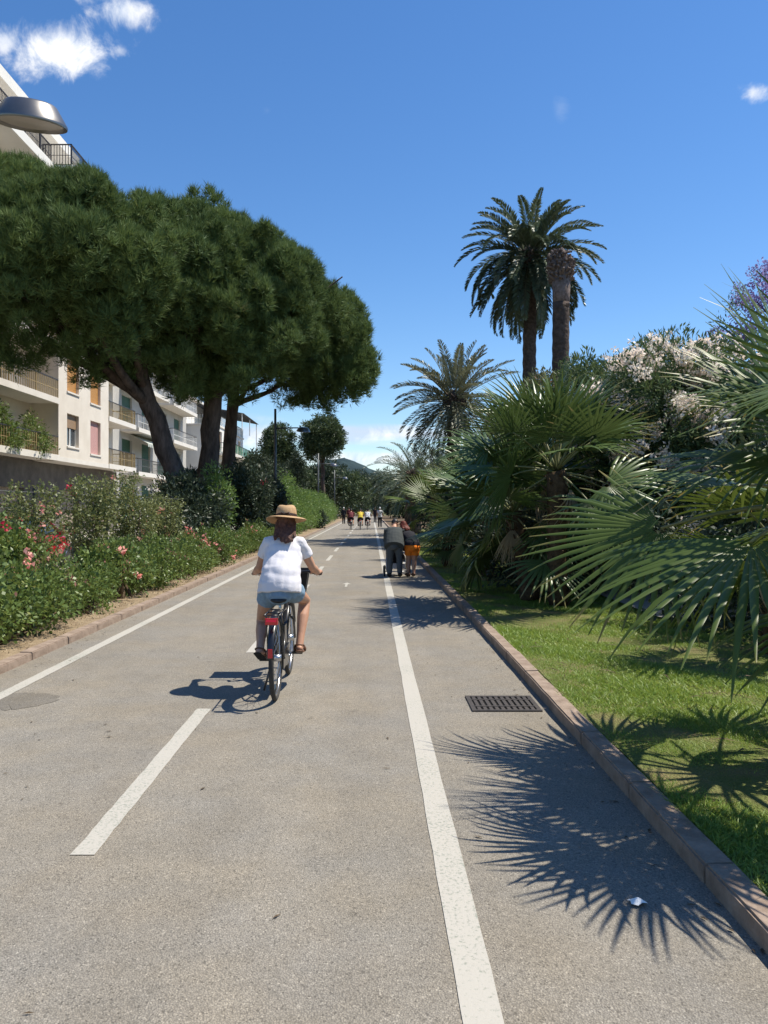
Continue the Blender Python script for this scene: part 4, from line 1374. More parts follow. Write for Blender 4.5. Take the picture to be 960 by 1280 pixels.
# two round-headed trees beyond the pines, cypress between them
tree('round headed pine with the larger dense crown beyond the lamp posts', (-5.3, 88, 0), 6.5, [((-5.4, 88, 9.6), (2.2, 2.2, 2.1)), ((-4.9, 87.6, 8.8), (2.1, 2.0, 1.9)), ((-5.9, 87.6, 8.5), (2.0, 1.8, 1.7))], 22000, .30, .09, L_TREE, 101, .3, None, 420, .42)
tree('smaller round headed pine behind the second lamp post', (-10.3, 88, 0), 6.0, [((-10.2, 88, 8.6), (1.8, 1.8, 2.0)), ((-10.0, 87.5, 7.4), (1.7, 1.6, 1.5))], 16000, .30, .09, L_TREE, 102, .26, None, 300, .42)
for i, (x, y, h, lab) in enumerate(((-7.4, 80, 7.2, 'slim dark cypress between the two round headed pines'), (-8.6, 84, 6.6, 'second dark cypress left of the slim one'))):
    tree(lab, (x, y, 0), h * .6, [((x, y, h * .45), (.95, .95, h * .45)), ((x, y, h * .72), (.6, .6, h * .28))], 5000, .3, .08, L_TREEDK, 110 + i, .15, 'dark cypresses before the far trees', 110, .34, 'cypress_tree')
# far trees closing the view
far = [(-11, 100, 8.0, 3.2), (-7.5, 105, 7.4, 3.4), (-14, 112, 9, 4), (-5.2, 118, 7.2, 3.2), (-2.0, 165, 9.0, 5.2), (-9, 150, 10.5, 5.5), (3.5, 172, 9.0, 5.5), (-5.5, 190, 11, 6), (4.8, 118, 6.5, 3.0), (5.5, 92, 6.0, 2.9), (7.5, 75, 6.2, 3.0), (9.5, 135, 8.5, 4.5), (10.5, 104, 8.0, 4.0), (14, 165, 10.5, 6), (-18, 175, 13, 7), (8.2, 58, 5.6, 2.8), (13.5, 62, 7, 3.6), (1.2, 205, 11, 6), (-3.3, 142, 7.5, 3.4)]
flab = ['bushy dark tree left of the larger round pine', 'dark tree at the foot of the larger round pine', 'broad tree behind the smaller round pine', 'dark tree overhanging the far left kerb', 'dark spreading tree closing the end of the path', 'broad dark tree below the hill left of the path end',
        'dark spreading tree right of the path end', 'tall far tree under the hilltop', 'dark tree beyond the low date palms on the right', 'rounded dark tree behind the farthest low date palm', 'rounded dark tree right of the low date palms', 'broad far tree deep in the park on the right', 'dark park tree behind the grey date palm',
        'wide far park tree behind the tall palms', 'wide far tree behind the grey house', 'dark tree below the grey date palm crown', 'park tree behind the oleanders', 'farthest tree seen straight down the path', 'dark tree just left of the vanishing path, in front of the spreading one']
for i, (x, y, h, r_) in enumerate(far):
    rgf = random.Random(i)
    bl = [((x + rgf.uniform(-.5, .5) * r_, y + rgf.uniform(-.4, .4) * r_, h * rgf.uniform(.45, .72)), (r_ * rgf.uniform(.55, .85), r_ * .8, h * rgf.uniform(.24, .34))) for _ in range(5)]
    bl.append(((x, y, h * .32), (r_ * .9, r_ * .8, h * .32)))
    tree(flab[i], (x, y, 0), h * .5, bl, 8000, .42 + r_ * .02, .16, L_TREEDK if i % 3 else L_TREE, 200 + i, .25, 'trees closing the far end of the path', 200, .62)

# far-off wood under the hill
rgw = np.random.default_rng(77)
bl = [((float(x), float(230 + rgw.uniform(0, 60)), 3.5), (9, 7, float(rgw.uniform(5, 9)))) for x in np.arange(-170, 180, 9)]
w_ = leaf_cloud('far_woodland', L_TREEDK, None, None, bl, 26000, 1.5, .7, 78, .4, .8, .3, 0, 0.0, 900, 1.6)
tag(w_, 'far belt of woodland below the hill', 'woodland', kind='stuff')

# ------------------------------------------------------------------ left hand planting
G_LOW = 'low rose bushes along the left kerb'
rgl = np.random.default_rng(31)
low_variants = []
for v in range(5):
    bl = [((0, 0, .32), (.52, .55, .32)), ((rgl.uniform(-.25, .25), .35, .40), (.38, .4, .30)), ((rgl.uniform(-.25, .2), -.35, .38), (.38, .4, .32))]
    fl = [[(P_PINK, 18, .06, 10, 6), (P_DRYPINK, 9, .05, 6, 3)], [(P_DRYPINK, 24, .05, 7, 4)], [(P_PINK, 8, .06, 10, 2)], [(P_RED, 8, .06, 10, 4), (P_DRYPINK, 8, .045, 6, 2)], [(P_DRYPINK, 6, .04, 6, 1)]][v]
    t = shrub('rose_bush', 'low rose bush with small dark green leaves beside the left kerb', 'rose bush', (0, 0, 0), bl, 3500, .058, .036, L_ROSE, 300 + v, G_LOW, stems=14, flowers=fl, sub=64, subr=.15, shell=.6)
    low_variants.append(t)
order = [0, 2, 1, 4, 0, 1, 4, 3, 2, 4, 1, 3, 4, 2, 1, 4, 0, 1, 4, 2, 3, 1, 4, 2, 0, 1, 4, 2, 1, 4]
used = set()
y = 6.6
for i, v in enumerate(order):
    src = low_variants[v]
    if v in used: o = copy_tree(src)
    else: o = src; used.add(v)
    o.location = (-4.36 + rgl.uniform(-.10, .06), y, .04)
    o.rotation_euler = (0, 0, rgl.uniform(-.4, .4) + (math.pi if rgl.random() < .5 else 0))
    s = rgl.uniform(.78, 1.2)
    o.scale = (s, s, s * rgl.uniform(.8, 1.25))
    o['label'] = {0: 'low rose bush with clusters of salmon pink roses beside the left kerb', 1: 'low rose bush with faded brownish flower heads beside the left kerb', 2: 'low rose bush with a few single salmon roses beside the left kerb',
                  3: 'low rose bush with a few red roses beside the left kerb', 4: 'low leafy rose bush with hardly any flowers beside the left kerb'}[v]
    if i < 8:
        o['label'] = ['first', 'second', 'third', 'fourth', 'fifth', 'sixth', 'seventh', 'eighth'][i] + ' kerbside rose bush from the left frame edge, ' + {0: 'with clusters of salmon roses', 1: 'with faded brownish flower heads', 2: 'with a few single salmon roses', 3: 'with a few red roses', 4: 'leafy with hardly any flowers'}[v]
    y += rgl.uniform(.82, 1.05)
# second row behind
for i, yy_ in enumerate((6.8, 7.9, 9.4, 17.2, 18.6, 20.3, 21.6, 23.2, 25.0, 26.9)):
    o = copy_tree(low_variants[(i * 2 + 1) % 5])
    o.location = (-5.35 + rgl.uniform(-.15, .1), yy_, .04)
    o.rotation_euler = (0, 0, rgl.uniform(0, 6.28))
    s = rgl.uniform(.85, 1.1)
    o.scale = (s, s, s)
    o['label'] = 'low rose bush in the second row, behind the kerbside bushes'
    o['group'] = 'second row of rose bushes'

# tall roses trained on the fence
for i, (x, y, h, r_, m, n, lab, fl) in enumerate((
        (-6.1, 11.9, 1.75, .62, L_ROSE, 6500, 'dense tall green rose shrub at the left frame edge', [(P_RED, 10, .05, 9, 2), (P_DRYPINK, 8, .05, 8, 1)]),
        (-6.1, 14.4, 2.05, .62, L_ROSEY, 4200, 'sparse tall rose shrub with bare canes left of the red rose', [(P_PINK, 10, .05, 9, 1)]),
        (-5.9, 12.9, 1.25, .55, L_ROSE, 6500, 'medium rose shrub in front of the parked red car', [(P_PINK, 22, .05, 9, 3)]),
        (-6.0, 17.0, 2.2, .6, L_ROSEY, 5000, 'tall open rose shrub with one crimson rose', [(P_RED, 4, .065, 11, 2)]),
        (-5.95, 19.4, 2.35, .85, L_ROSEY, 6500, 'largest yellowish climbing rose on the fence', [(P_PINK, 7, .055, 9, 1), (P_WHITE, 8, .05, 9, 1)]),
        (-5.7, 21.6, 2.0, .75, L_ROSEY, 5000, 'yellowish arching rose shrub in front of the dark pine base', [(P_PINK, 8, .055, 9, 1), (P_WHITE, 8, .05, 9, 1)]),
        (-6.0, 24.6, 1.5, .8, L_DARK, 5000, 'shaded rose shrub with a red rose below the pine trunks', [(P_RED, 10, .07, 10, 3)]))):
    bl = [((x, y, h * .72), (r_, r_, h * .28)), ((x + .15, y - r_ * .5, h * .5), (r_ * .8, r_ * .7, h * .28)), ((x - .1, y + r_ * .5, h * .55), (r_ * .8, r_ * .7, h * .3)), ((x, y, h * .3), (r_ * .7, r_ * .7, h * .25))]
    shrub('rose_shrub', lab, 'rose shrub', (x, y, .04), bl, n, .065, .042, m, 340 + i, 'tall rose shrubs along the fence', stems=14, flowers=fl, sub=int(n / 40), subr=.17, shell=.75, jitter=.9)

# dark shrubs, bright conifer and pine undergrowth
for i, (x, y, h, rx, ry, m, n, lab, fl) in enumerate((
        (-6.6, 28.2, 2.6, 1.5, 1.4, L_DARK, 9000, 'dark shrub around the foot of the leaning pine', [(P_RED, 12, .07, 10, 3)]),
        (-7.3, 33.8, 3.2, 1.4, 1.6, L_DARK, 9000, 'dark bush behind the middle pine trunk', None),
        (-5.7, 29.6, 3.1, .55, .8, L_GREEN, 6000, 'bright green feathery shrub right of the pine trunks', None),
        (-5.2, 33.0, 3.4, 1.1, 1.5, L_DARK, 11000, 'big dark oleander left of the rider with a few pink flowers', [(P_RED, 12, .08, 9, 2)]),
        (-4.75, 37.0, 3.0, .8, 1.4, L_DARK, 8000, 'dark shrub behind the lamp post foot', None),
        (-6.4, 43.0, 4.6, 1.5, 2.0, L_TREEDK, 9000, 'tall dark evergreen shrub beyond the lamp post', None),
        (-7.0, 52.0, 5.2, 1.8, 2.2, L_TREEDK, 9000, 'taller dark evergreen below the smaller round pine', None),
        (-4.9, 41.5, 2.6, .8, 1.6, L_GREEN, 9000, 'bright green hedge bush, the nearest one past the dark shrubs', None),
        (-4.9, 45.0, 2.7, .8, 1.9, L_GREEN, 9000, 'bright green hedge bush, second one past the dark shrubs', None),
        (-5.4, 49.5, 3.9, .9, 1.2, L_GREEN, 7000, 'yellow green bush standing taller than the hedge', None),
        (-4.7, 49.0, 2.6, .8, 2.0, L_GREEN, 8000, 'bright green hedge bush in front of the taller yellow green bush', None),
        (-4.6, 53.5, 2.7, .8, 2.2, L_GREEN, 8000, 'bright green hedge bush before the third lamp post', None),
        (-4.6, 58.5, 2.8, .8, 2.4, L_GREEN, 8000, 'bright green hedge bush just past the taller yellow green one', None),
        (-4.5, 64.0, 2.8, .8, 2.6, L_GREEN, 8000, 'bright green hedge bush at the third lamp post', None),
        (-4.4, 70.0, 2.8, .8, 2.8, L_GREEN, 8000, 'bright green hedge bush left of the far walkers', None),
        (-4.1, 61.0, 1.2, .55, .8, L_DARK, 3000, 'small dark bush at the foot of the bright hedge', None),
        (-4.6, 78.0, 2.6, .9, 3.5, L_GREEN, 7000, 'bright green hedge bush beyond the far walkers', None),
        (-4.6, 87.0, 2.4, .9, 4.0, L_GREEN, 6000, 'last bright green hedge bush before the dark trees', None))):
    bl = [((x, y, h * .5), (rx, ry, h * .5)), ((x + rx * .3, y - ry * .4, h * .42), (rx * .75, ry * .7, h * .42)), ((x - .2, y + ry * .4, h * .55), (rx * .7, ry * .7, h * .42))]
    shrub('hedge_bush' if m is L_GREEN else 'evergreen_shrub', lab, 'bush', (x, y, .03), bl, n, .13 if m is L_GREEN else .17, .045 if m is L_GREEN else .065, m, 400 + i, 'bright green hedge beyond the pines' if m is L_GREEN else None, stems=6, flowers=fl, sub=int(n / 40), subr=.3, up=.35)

# wire fence behind the roses
FT = thing('wire_fence', 'dark wire fence with posts between the rose bed and the street', 'fence', (-6.45, 9, .04))
for i in range(16):
    y = 9.0 + i * 2.1
    MB().box(-6.475, -6.425, y - .025, y + .025, .0, 1.98).build('post', M_FENCE, FT, off=(-6.45, 9, .04))
wires = MB()
for z in (.45, .85, 1.25, 1.6, 1.9): wires.tube([(-6.45, 9.0, z), (-6.45, 40.5, z)], .006, 5)
wires.build('wire', M_WIRE, FT, off=(-6.45, 9, .04))

# grass: blades on the lawn and a dry fringe by the left kerb


def grass(name, label, spots, hgt, m, seed, bare=()):
    rg = np.random.default_rng(seed)
    P_ = []
    for x0, x1, y0, y1, n in spots:
        P_.append(np.stack([rg.uniform(x0, x1, n), rg.uniform(y0, y1, n)], 1))
    p = np.concatenate(P_)
    nz = np.sin(p[:, 0] * 3.1 + 1.3 * np.sin(p[:, 1] * 1.7)) * np.sin(p[:, 1] * 2.3 + p[:, 0]) + .6 * np.sin(p[:, 0] * 7 + p[:, 1] * 5.3)
    keep = nz + rg.normal(0, .6, len(p)) > -.95
    for bx, by, ba, bb in bare:
        q = ((p[:, 0] - bx) / ba) ** 2 + ((p[:, 1] - by) / bb) ** 2 + rg.normal(0, .25, len(p))
        keep &= (q > 1) | (rg.random(len(p)) < .22)
    p = p[keep]; nz = nz[keep]
    n = len(p)
    b = np.column_stack([p, np.full(n, .075)])
    a = rg.uniform(0, 6.28, n)
    s = np.column_stack([np.cos(a), np.sin(a), np.zeros(n)]) * (.0045 * (1 + .06 * p[:, 1:2]))
    h = hgt * rg.uniform(.5, 1.3, n) * (1 + .35 * nz)
    h = np.clip(h, .015, None)
    le = rg.normal(0, .9, (n, 2)) * h[:, None]
    tip = b + np.column_stack([le, h])
    V = np.stack([b - s, b + s, tip], 1).reshape(-1, 3)
    F = np.arange(3 * n).reshape(n, 3)
    rv = np.clip(rg.random(n) * .62 + .20 * np.clip(.2 - nz, 0, 1.5), 0, 1)
    o = np_mesh(name, V, F, m, None, np.repeat(rv, 3))
    return tag(o, label, 'grass', kind='stuff')


grass('grass', 'short green lawn between the right kerb and the palms',
      [(1.545, 2.6, 2.2, 6, 36000), (1.55, 3.8, 3.5, 9, 70000), (1.55, 4.2, 8.5, 14, 60000), (1.55, 3.6, 14, 30, 36000), (2.6, 6, 4, 10, 18000)], 0.030, L_GRASS, 501,
      bare=[(2.30, 4.50, .34, .20), (2.8, 4.8, .45, .3), (2.0, 5.35, .16, .10)])
grass('dry_grass', 'dry grass tufts on the sandy verge by the left kerb', [(-4.5, -3.72, 4, 26, 2600)], .035, L_DRY, 502)

# ------------------------------------------------------------------ street lamps


def lamp(x, y, label):
    T = thing('street_lamp', label, 'street lamp', (x, y, 0), 'street lamps along the left kerb')
    MB().tube([(0, 0, 0), (0, 0, 3.2), (0, 0, 6.25)], [.075, .068, .055], 12).build('pole', M_POLE, T, True)
    MB().lathe([(.16, 0), (.16, .03), (.09, .06), (.085, .35)], n=14).build('base', M_POLE, T)
    MB().tube([(.03, 0, 5.33), (.55, 0, 5.36), (1.08, 0, 5.36)], [.035, .03, .028], 8).build('arm', M_POLE, T, True)
    Mx = Matrix.Rotation(R(5), 3, 'Y') @ Matrix.Rotation(R(12), 3, 'X')
    hd = MB().lathe([(.325, -.12), (.33, -.105), (.325, -.09), (.235, .055), (.215, .07), (.12, .08), (.0005, .083)], (1.32, 0, 5.30), 36, Mx, caps=False)
    hd.lathe([(.325, -.12), (.30, -.115), (.285, -.095)], (1.32, 0, 5.30), 36, Mx, caps=False)
    h = hd.build('lamp_head', M_LAMP, T, True)
    MB().lathe([(.287, -.097), (.2, -.105), (.0005, -.108)], (1.32, 0, 5.30), 30, Mx, caps=False).build('lens', M_LENS, h, True)
    return T


for i, (yy, lab) in enumerate(((7.46, 'nearest street lamp, its round brushed metal head hanging in at the top left'), (37.5, 'second street lamp, standing behind the rider'),
                               (68, 'third street lamp, in front of the larger round pine'), (98, 'fourth street lamp, dark against the far trees'),
                               (128, 'fifth street lamp, pale head near the end of the path'), (158, 'farthest street lamp, at the end of the row'))):
    lamp(-4.5, yy, lab)

# ------------------------------------------------------------------ drain grate and litter
GT = thing('drain_grate', 'rectangular iron drain grate set in the path by the right kerb', 'drain', (1.07, 6.52, 0))
fr = MB()
gx, gy = .275, .25
fr.box(-gx, gx, -gy, -gy + .035, .001, .012); fr.box(-gx, gx, gy - .035, gy, .001, .012)
fr.box(-gx, -gx + .035, -gy + .035, gy - .035, .001, .012); fr.box(gx - .035, gx, -gy + .035, gy - .035, .001, .012)
fr.build('frame', M_IRON, GT)
MB().box(-gx + .03, gx - .03, -gy + .03, gy - .03, .0008, .0025).build('pit_shade_sheet', M_PITSHADE, GT)  # thin black sheet in place of a hole, painting the shade below the bars
bar = MB().box(-.014, .014, -gy + .036, gy - .036, .003, .011).mesh('bar', M_IRON)
for k in range(10):
    o = link('bar', bar, GT); o.location = (-gx + .063 + k * (2 * gx - .126) / 9, 0, 0)
cb_ = MB().box(-gx + .036, gx - .036, -.012, .012, .0112, .0135).mesh('cross_bar', M_IRON)
for yy in (-.11, .11):
    o = link('cross_bar', cb_, GT); o.location = (0, yy, 0)
pp = MB()
rg = random.Random(3)
vs = [(.045 * math.cos(t) * rg.uniform(.6, 1.2), .03 * math.sin(t) * rg.uniform(.6, 1.2), rg.uniform(.001, .02)) for t in np.linspace(0, 6.28, 11)[:-1]] + [(0, 0, .032), (.012, .006, .012)]
pp.add(vs, [(i, (i + 1) % 10, 10) for i in range(10)] + [((i + 1) % 10, i, 11) for i in range(10)])
o = pp.build('crumpled_paper', M_PAPER)
o.location = (1.075, 3.22, .001)
tag(o, 'crumpled scrap of white paper lying in the palm shadow on the path', 'litter')
lit = MB()
for k in range(150):
    x, y = rg.uniform(-3.4, 1.4), rg.uniform(2.2, 12)
    if rg.random() < .6: x = rg.choice((rg.uniform(1.2, 1.41), rg.uniform(-3.55, -3.35)))
    a = rg.uniform(0, 6.28); l, w = rg.uniform(.008, .03), rg.uniform(.003, .009)
    ca, sa = math.cos(a), math.sin(a)
    lit.add([(x - ca * l, y - sa * l, .0055), (x + sa * w, y - ca * w, .009), (x + ca * l, y + sa * l, .0055), (x - sa * w, y + ca * w, .007)], [(0, 1, 2, 3)])
for k in range(60):
    x, y = rg.uniform(1.6, 3.6), rg.uniform(3.4, 11)
    a = rg.uniform(0, 6.28); l, w = rg.uniform(.03, .12), rg.uniform(.004, .010)
    ca, sa = math.cos(a), math.sin(a)
    lit.add([(x - ca * l, y - sa * l, .112), (x + sa * w, y - ca * w, .130), (x + ca * l, y + sa * l, .115), (x - sa * w, y + ca * w, .126)], [(0, 1, 2, 3)])
o = lit.build('leaf_litter', M_TWIG)
tag(o, 'bits of dry leaf scattered on the path and the lawn', 'litter', kind='stuff')

# ------------------------------------------------------------------ parked red car behind the fence


def car(loc, label):
    T = thing('parked_car', label, 'car', loc)
    # stations along the length (front at +Y): y, half width, sill z, belt z
    st = [(-2.0, .62, .42, .80), (-1.93, .76, .30, .92), (-1.5, .84, .22, .96), (-.6, .86, .20, .95), (.5, .86, .20, .94), (1.2, .84, .22, .92), (1.75, .78, .28, .80), (1.98, .62, .38, .62)]
    vs, fs = [], []
    K = 10
    for y, w, z0, z1 in st:
        for x, z in ((-w * .86, z0), (-w * .98, z0 + .1), (-w, (z0 + z1) / 2), (-w * .97, z1 - .06), (-w * .88, z1), (w * .88, z1), (w * .97, z1 - .06), (w, (z0 + z1) / 2), (w * .98, z0 + .1), (w * .86, z0)):
            vs.append((x, y, z))
    for i in range(len(st) - 1):
        for k in range(K):
            fs.append((i * K + k, i * K + (k + 1) % K, (i + 1) * K + (k + 1) % K, (i + 1) * K + k))
    fs += [tuple(range(K - 1, -1, -1)), tuple((len(st) - 1) * K + k for k in range(K))]
    MB().add(vs, fs).build('body', M_CARRED, T, True)
    roof = [(-1.55, .70, .94), (-1.05, .60, 1.38), (-.2, .60, 1.44), (.35, .60, 1.40), (1.12, .70, .93)]
    g = MB(); vs, fs = [], []
    for y, w, z in roof: vs += [(-w, y, z), (w, y, z)]
    base = [(-.74, -1.55, .93), (.74, -1.55, .93), (.74, 1.12, .92), (-.74, 1.12, .92)]
    for sgn in (-1, 1):
        side = [(sgn * .74, -1.5, .93)] + [(sgn * w, y, z) for y, w, z in roof[1:4]] + [(sgn * .74, 1.08, .92)]
        g.add(side, [tuple(range(5)) if sgn > 0 else tuple(range(4, -1, -1))])
    g.add([(-.7, -1.52, .93), (.7, -1.52, .93), (.6, -1.05, 1.38), (-.6, -1.05, 1.38)], [(0, 1, 2, 3)])
    g.add([(-.7, 1.1, .92), (.7, 1.1, .92), (.6, .35, 1.40), (-.6, .35, 1.40)], [(3, 2, 1, 0)])
    g.build('windows', M_CARGLASS, T)
    rf = MB()
    rf.add([(-.615, -1.08, 1.385), (.615, -1.08, 1.385), (.615, -.2, 1.455), (-.615, -.2, 1.455), (.615, .37, 1.41), (-.615, .37, 1.41), (-.6, -1.08, 1.36), (.6, -1.08, 1.36), (.6, .37, 1.385), (-.6, .37, 1.385)],
           [(0, 1, 2, 3), (3, 2, 4, 5), (1, 0, 6, 7), (5, 4, 8, 9), (2, 1, 7, 8, 4), (0, 3, 5, 9, 6)])
    rf.build('roof', M_CARRED, T)
    for sgn in (-1, 1):
        MB().tube([(sgn * .62, .36, 1.40), (sgn * .76, 1.13, .93)], .04, 6).build('pillar', M_CARRED, T)
        MB().tube([(sgn * .62, -.35, 1.44), (sgn * .76, -.35, .93)], .04, 6).build('pillar', M_CARRED, T)
        MB().tube([(sgn * .62, -1.07, 1.38), (sgn * .76, -1.55, .93)], .05, 6).build('pillar', M_CARRED, T)
        MB().ball((sgn * .66, 1.78, .68), (.13, .16, .08), 12, 6).build('headlight', M_FRAME, T, True)
        MB().ball((sgn * .70, -1.90, .78), (.08, .08, .12), 10, 6).build('tail_light', M_REDLENS, T, True)
        MB().ball((sgn * .92, .72, 1.0), (.09, .06, .07), 10, 6).build('mirror', M_CARRED, T, True)
        for y in (-1.25, 1.28):
            w = MB().lathe([(.20, -.09), (.29, -.085), (.31, -.06), (.31, .06), (.29, .085), (.20, .09)], (sgn * .77, y, .31), 22, Matrix.Rotation(R(90), 3, 'Y')).build('wheel', M_TYRE, T, True)
            MB().lathe([(.0005, -.06), (.19, -.095), (.20, -.05), (.20, .05), (.19, .095), (.0005, .06)], (sgn * .77, y, .31), 18, Matrix.Rotation(R(90), 3, 'Y'), caps=False).build('rim', M_CHROME, w, True)
    MB().box(-.26, .26, 1.985, 2.0, .40, .51).build('number_plate', M_PLATE, T)
    MB().box(-.26, .26, -2.03, -2.005, .50, .61).build('number_plate', M_PLATE, T)
    return T


car((-9.05, 20.3, -.04), 'parked red car seen through the roses and the fence')

# ------------------------------------------------------------------ bicycle


def bicycle(loc, label, group=None, hi=True):
    T = thing('bicycle', label, 'bicycle', loc, group)
    RW = .35

    def wheel(y):
        t = MB().tube([(0, y + (RW - .02) * math.cos(a), RW + (RW - .02) * math.sin(a)) for a in np.linspace(0, 2 * math.pi, 41)[:-1]], .021, 8, closed=True)
        w = t.build('wheel', M_TYRE, T, True)
        MB().tube([(0, y + .305 * math.cos(a), RW + .305 * math.sin(a)) for a in np.linspace(0, 2 * math.pi, 41)[:-1]], .012, 6, closed=True).build('rim', M_CHROME, w, True)
        sp = MB()
        for k in range(28):
            a = 2 * math.pi * k / 28; sx = .03 if k % 2 else -.03
            b = a + (.35 if k % 4 < 2 else -.35)
            sp.tube([(sx, y + .025 * math.cos(b), RW + .025 * math.sin(b)), (0, y + .30 * math.cos(a), RW + .30 * math.sin(a))], .0014, 4)
        s = sp.build('spokes', M_CHROME, w); s['kind'] = 'stuff'
        MB().tube([(-.045, y, RW), (.045, y, RW)], [.03, .03], 10).build('hub', M_CHROME, w, True)
    wheel(0); wheel(1.05)
    f = MB()
    BBk = (0, .43, .29); seat_t = (0, .31, .62)
    f.tube([BBk, (0, .36, .45), seat_t], .018, 8)
    f.tube([(0, .83, .84), (0, .90, .60)], .022, 8)
    f.tube([(0, .88, .66), (0, .66, .36), BBk], [.028, .028, .026], 8)
    f.tube([(0, .87, .73), (0, .62, .46), (0, .385, .40)], .018, 8)
    for sx in (-1, 1):
        f.tube([BBk, (sx * .05, .2, .31), (sx * .065, 0, RW)], .010, 6)
        f.tube([(0, .325, .58), (sx * .05, .18, .48), (sx * .065, 0, RW)], .008, 6)
        f.tube([(sx * .03, .905, .58), (sx * .055, .95, .54), (sx * .058, 1.05, RW)], [.014, .013, .010], 6)
    f.tube([(-.035, .902, .59), (.035, .902, .59)], .018, 6)
    f.build('frame', M_BIKE, T, True)
    MB().box(-.045, .045, .26, .42, .33, .58, Matrix.Rotation(R(0), 4, 'X')).build('battery', M_BIKE, T)
    sp = MB().tube([(0, .31, .60), (0, .285, .82)], .013, 8); sp.build('seat_post', M_CHROME, T, True)
    sd = MB().tube([(0, .21, .825), (0, .24, .835), (0, .31, .835), (0, .39, .83), (0, .45, .825)], [.085, .10, .085, .045, .025], 12, (1, 0, 0), .38, dome=True)
    sd.build('saddle', M_SADDLE, T, True)
    for y0, a0, a1 in ((0, 20, 215), (1.05, 40, 200)):
        pts = [(0, y0 + .385 * math.cos(R(a)) * (-1 if y0 == 0 else -1), RW + .385 * math.sin(R(a))) for a in np.linspace(8 if y0 == 0 else 20, 150 if y0 == 0 else 165, 22)]
        MB().tube(pts, .03, 8, (1, 0, 0), .35).build('mudguard', M_BIKE, T, True)
    rk = MB()
    for sx in (-.06, .06):
        rk.tube([(sx, .30, .74), (sx, .0, .74), (sx, -.28, .74)], .007, 6)
        rk.tube([(sx, -.18, .74), (sx * 1.1, 0, RW)], .006, 6)
    for yy in (-.28, -.1, .1): rk.tube([(-.06, yy, .74), (.06, yy, .74)], .006, 6)
    rk.build('rack', M_BIKE, T, True)
    tl = MB().box(-.05, .05, -.325, -.285, .67, .72)
    tl.tube([(-.04, -.31, .695), (.04, -.31, .695)], .024, 8)
    tl.build('tail_light', M_REDLENS, T)
    MB().box(-.018, .018, -.40, -.388, .42, .49).build('reflector', M_REDLENS, T)
    hb = MB().tube([(-.31, .84, .985), (-.20, .90, 1.0), (-.08, .90, .99), (0, .89, .98), (.08, .90, .99), (.20, .90, 1.0), (.31, .84, .985)], .011, 8)
    hb.tube([(0, .835, .83), (0, .815, .95), (0, .89, .985)], .014, 8)
    hb.build('handlebar', M_BIKE, T, True)
    for sx in (-1, 1):
        MB().tube([(sx * .315, .838, .984), (sx * .22, .885, .998)], .016, 8, dome=True).build('grip', M_SADDLE, T, True)
        MB().tube([(sx * .21, .915, .985), (sx * .30, .905, .965)], .005, 5).build('brake_lever', M_CHROME, T, True)
    cr = MB().tube([(.06, .43, .29), (.075, .60, .29)], .010, 6); cr.tube([(-.06, .43, .29), (-.075, .26, .29)], .010, 6)
    cr.tube([(-.065, .43, .29), (.065, .43, .29)], .018, 8)
    cr.lathe([(.02, -.003), (.085, -.003), (.085, .003), (.02, .003)], (.045, .43, .29), 22, Matrix.Rotation(R(90), 3, 'Y'))
    cr.build('crank', M_CHROME, T, True)
    for sx, yy in ((1, .60), (-1, .26)):
        MB().box(min(sx * .08, sx * .17), max(sx * .08, sx * .17), yy - .04, yy + .04, .28, .302).build('pedal', M_SADDLE, T)
    MB().box(.05, .062, .02, .50, .25, .40).build('chain_guard', M_BIKE, T)
    MB().tube([(-.05, .15, .30), (-.11, .07, .06)], .010, 6).build('kickstand', M_BIKE, T, True)
    bk = MB()
    x0, x1, y0, y1, z0, z1 = -.19, .19, .985, 1.27, .76, 1.0
    bx = [(-.15, y0 + .02, z0), (.15, y0 + .02, z0), (.15, y1 - .03, z0), (-.15, y1 - .03, z0), (x0, y0, z1), (x1, y0, z1), (x1, y1, z1), (x0, y1, z1)]
    bk.add(bx, [(3, 2, 1, 0), (0, 1, 5, 4), (1, 2, 6, 5), (2, 3, 7, 6), (3, 0, 4, 7)])
    bk.add([tuple(Vector(p) * .985 + Vector((0, .015, .014))) for p in bx], [(0, 1, 2, 3), (4, 5, 1, 0), (5, 6, 2, 1), (6, 7, 3, 2), (7, 4, 0, 3)])
    bk.tube([bx[4], bx[5], bx[6], bx[7]], .009, 6, closed=True)
    bk.tube([(-.05, .93, .80), (-.05, 1.0, .80)], .008, 6); bk.tube([(.05, .93, .80), (.05, 1.0, .80)], .008, 6)
    bk.build('basket', M_BASKET, T)
    return T


bike = bicycle((-.794, 6.67, 0), 'black step-through city bicycle with front basket under the rider in the straw hat')

# ------------------------------------------------------------------ people


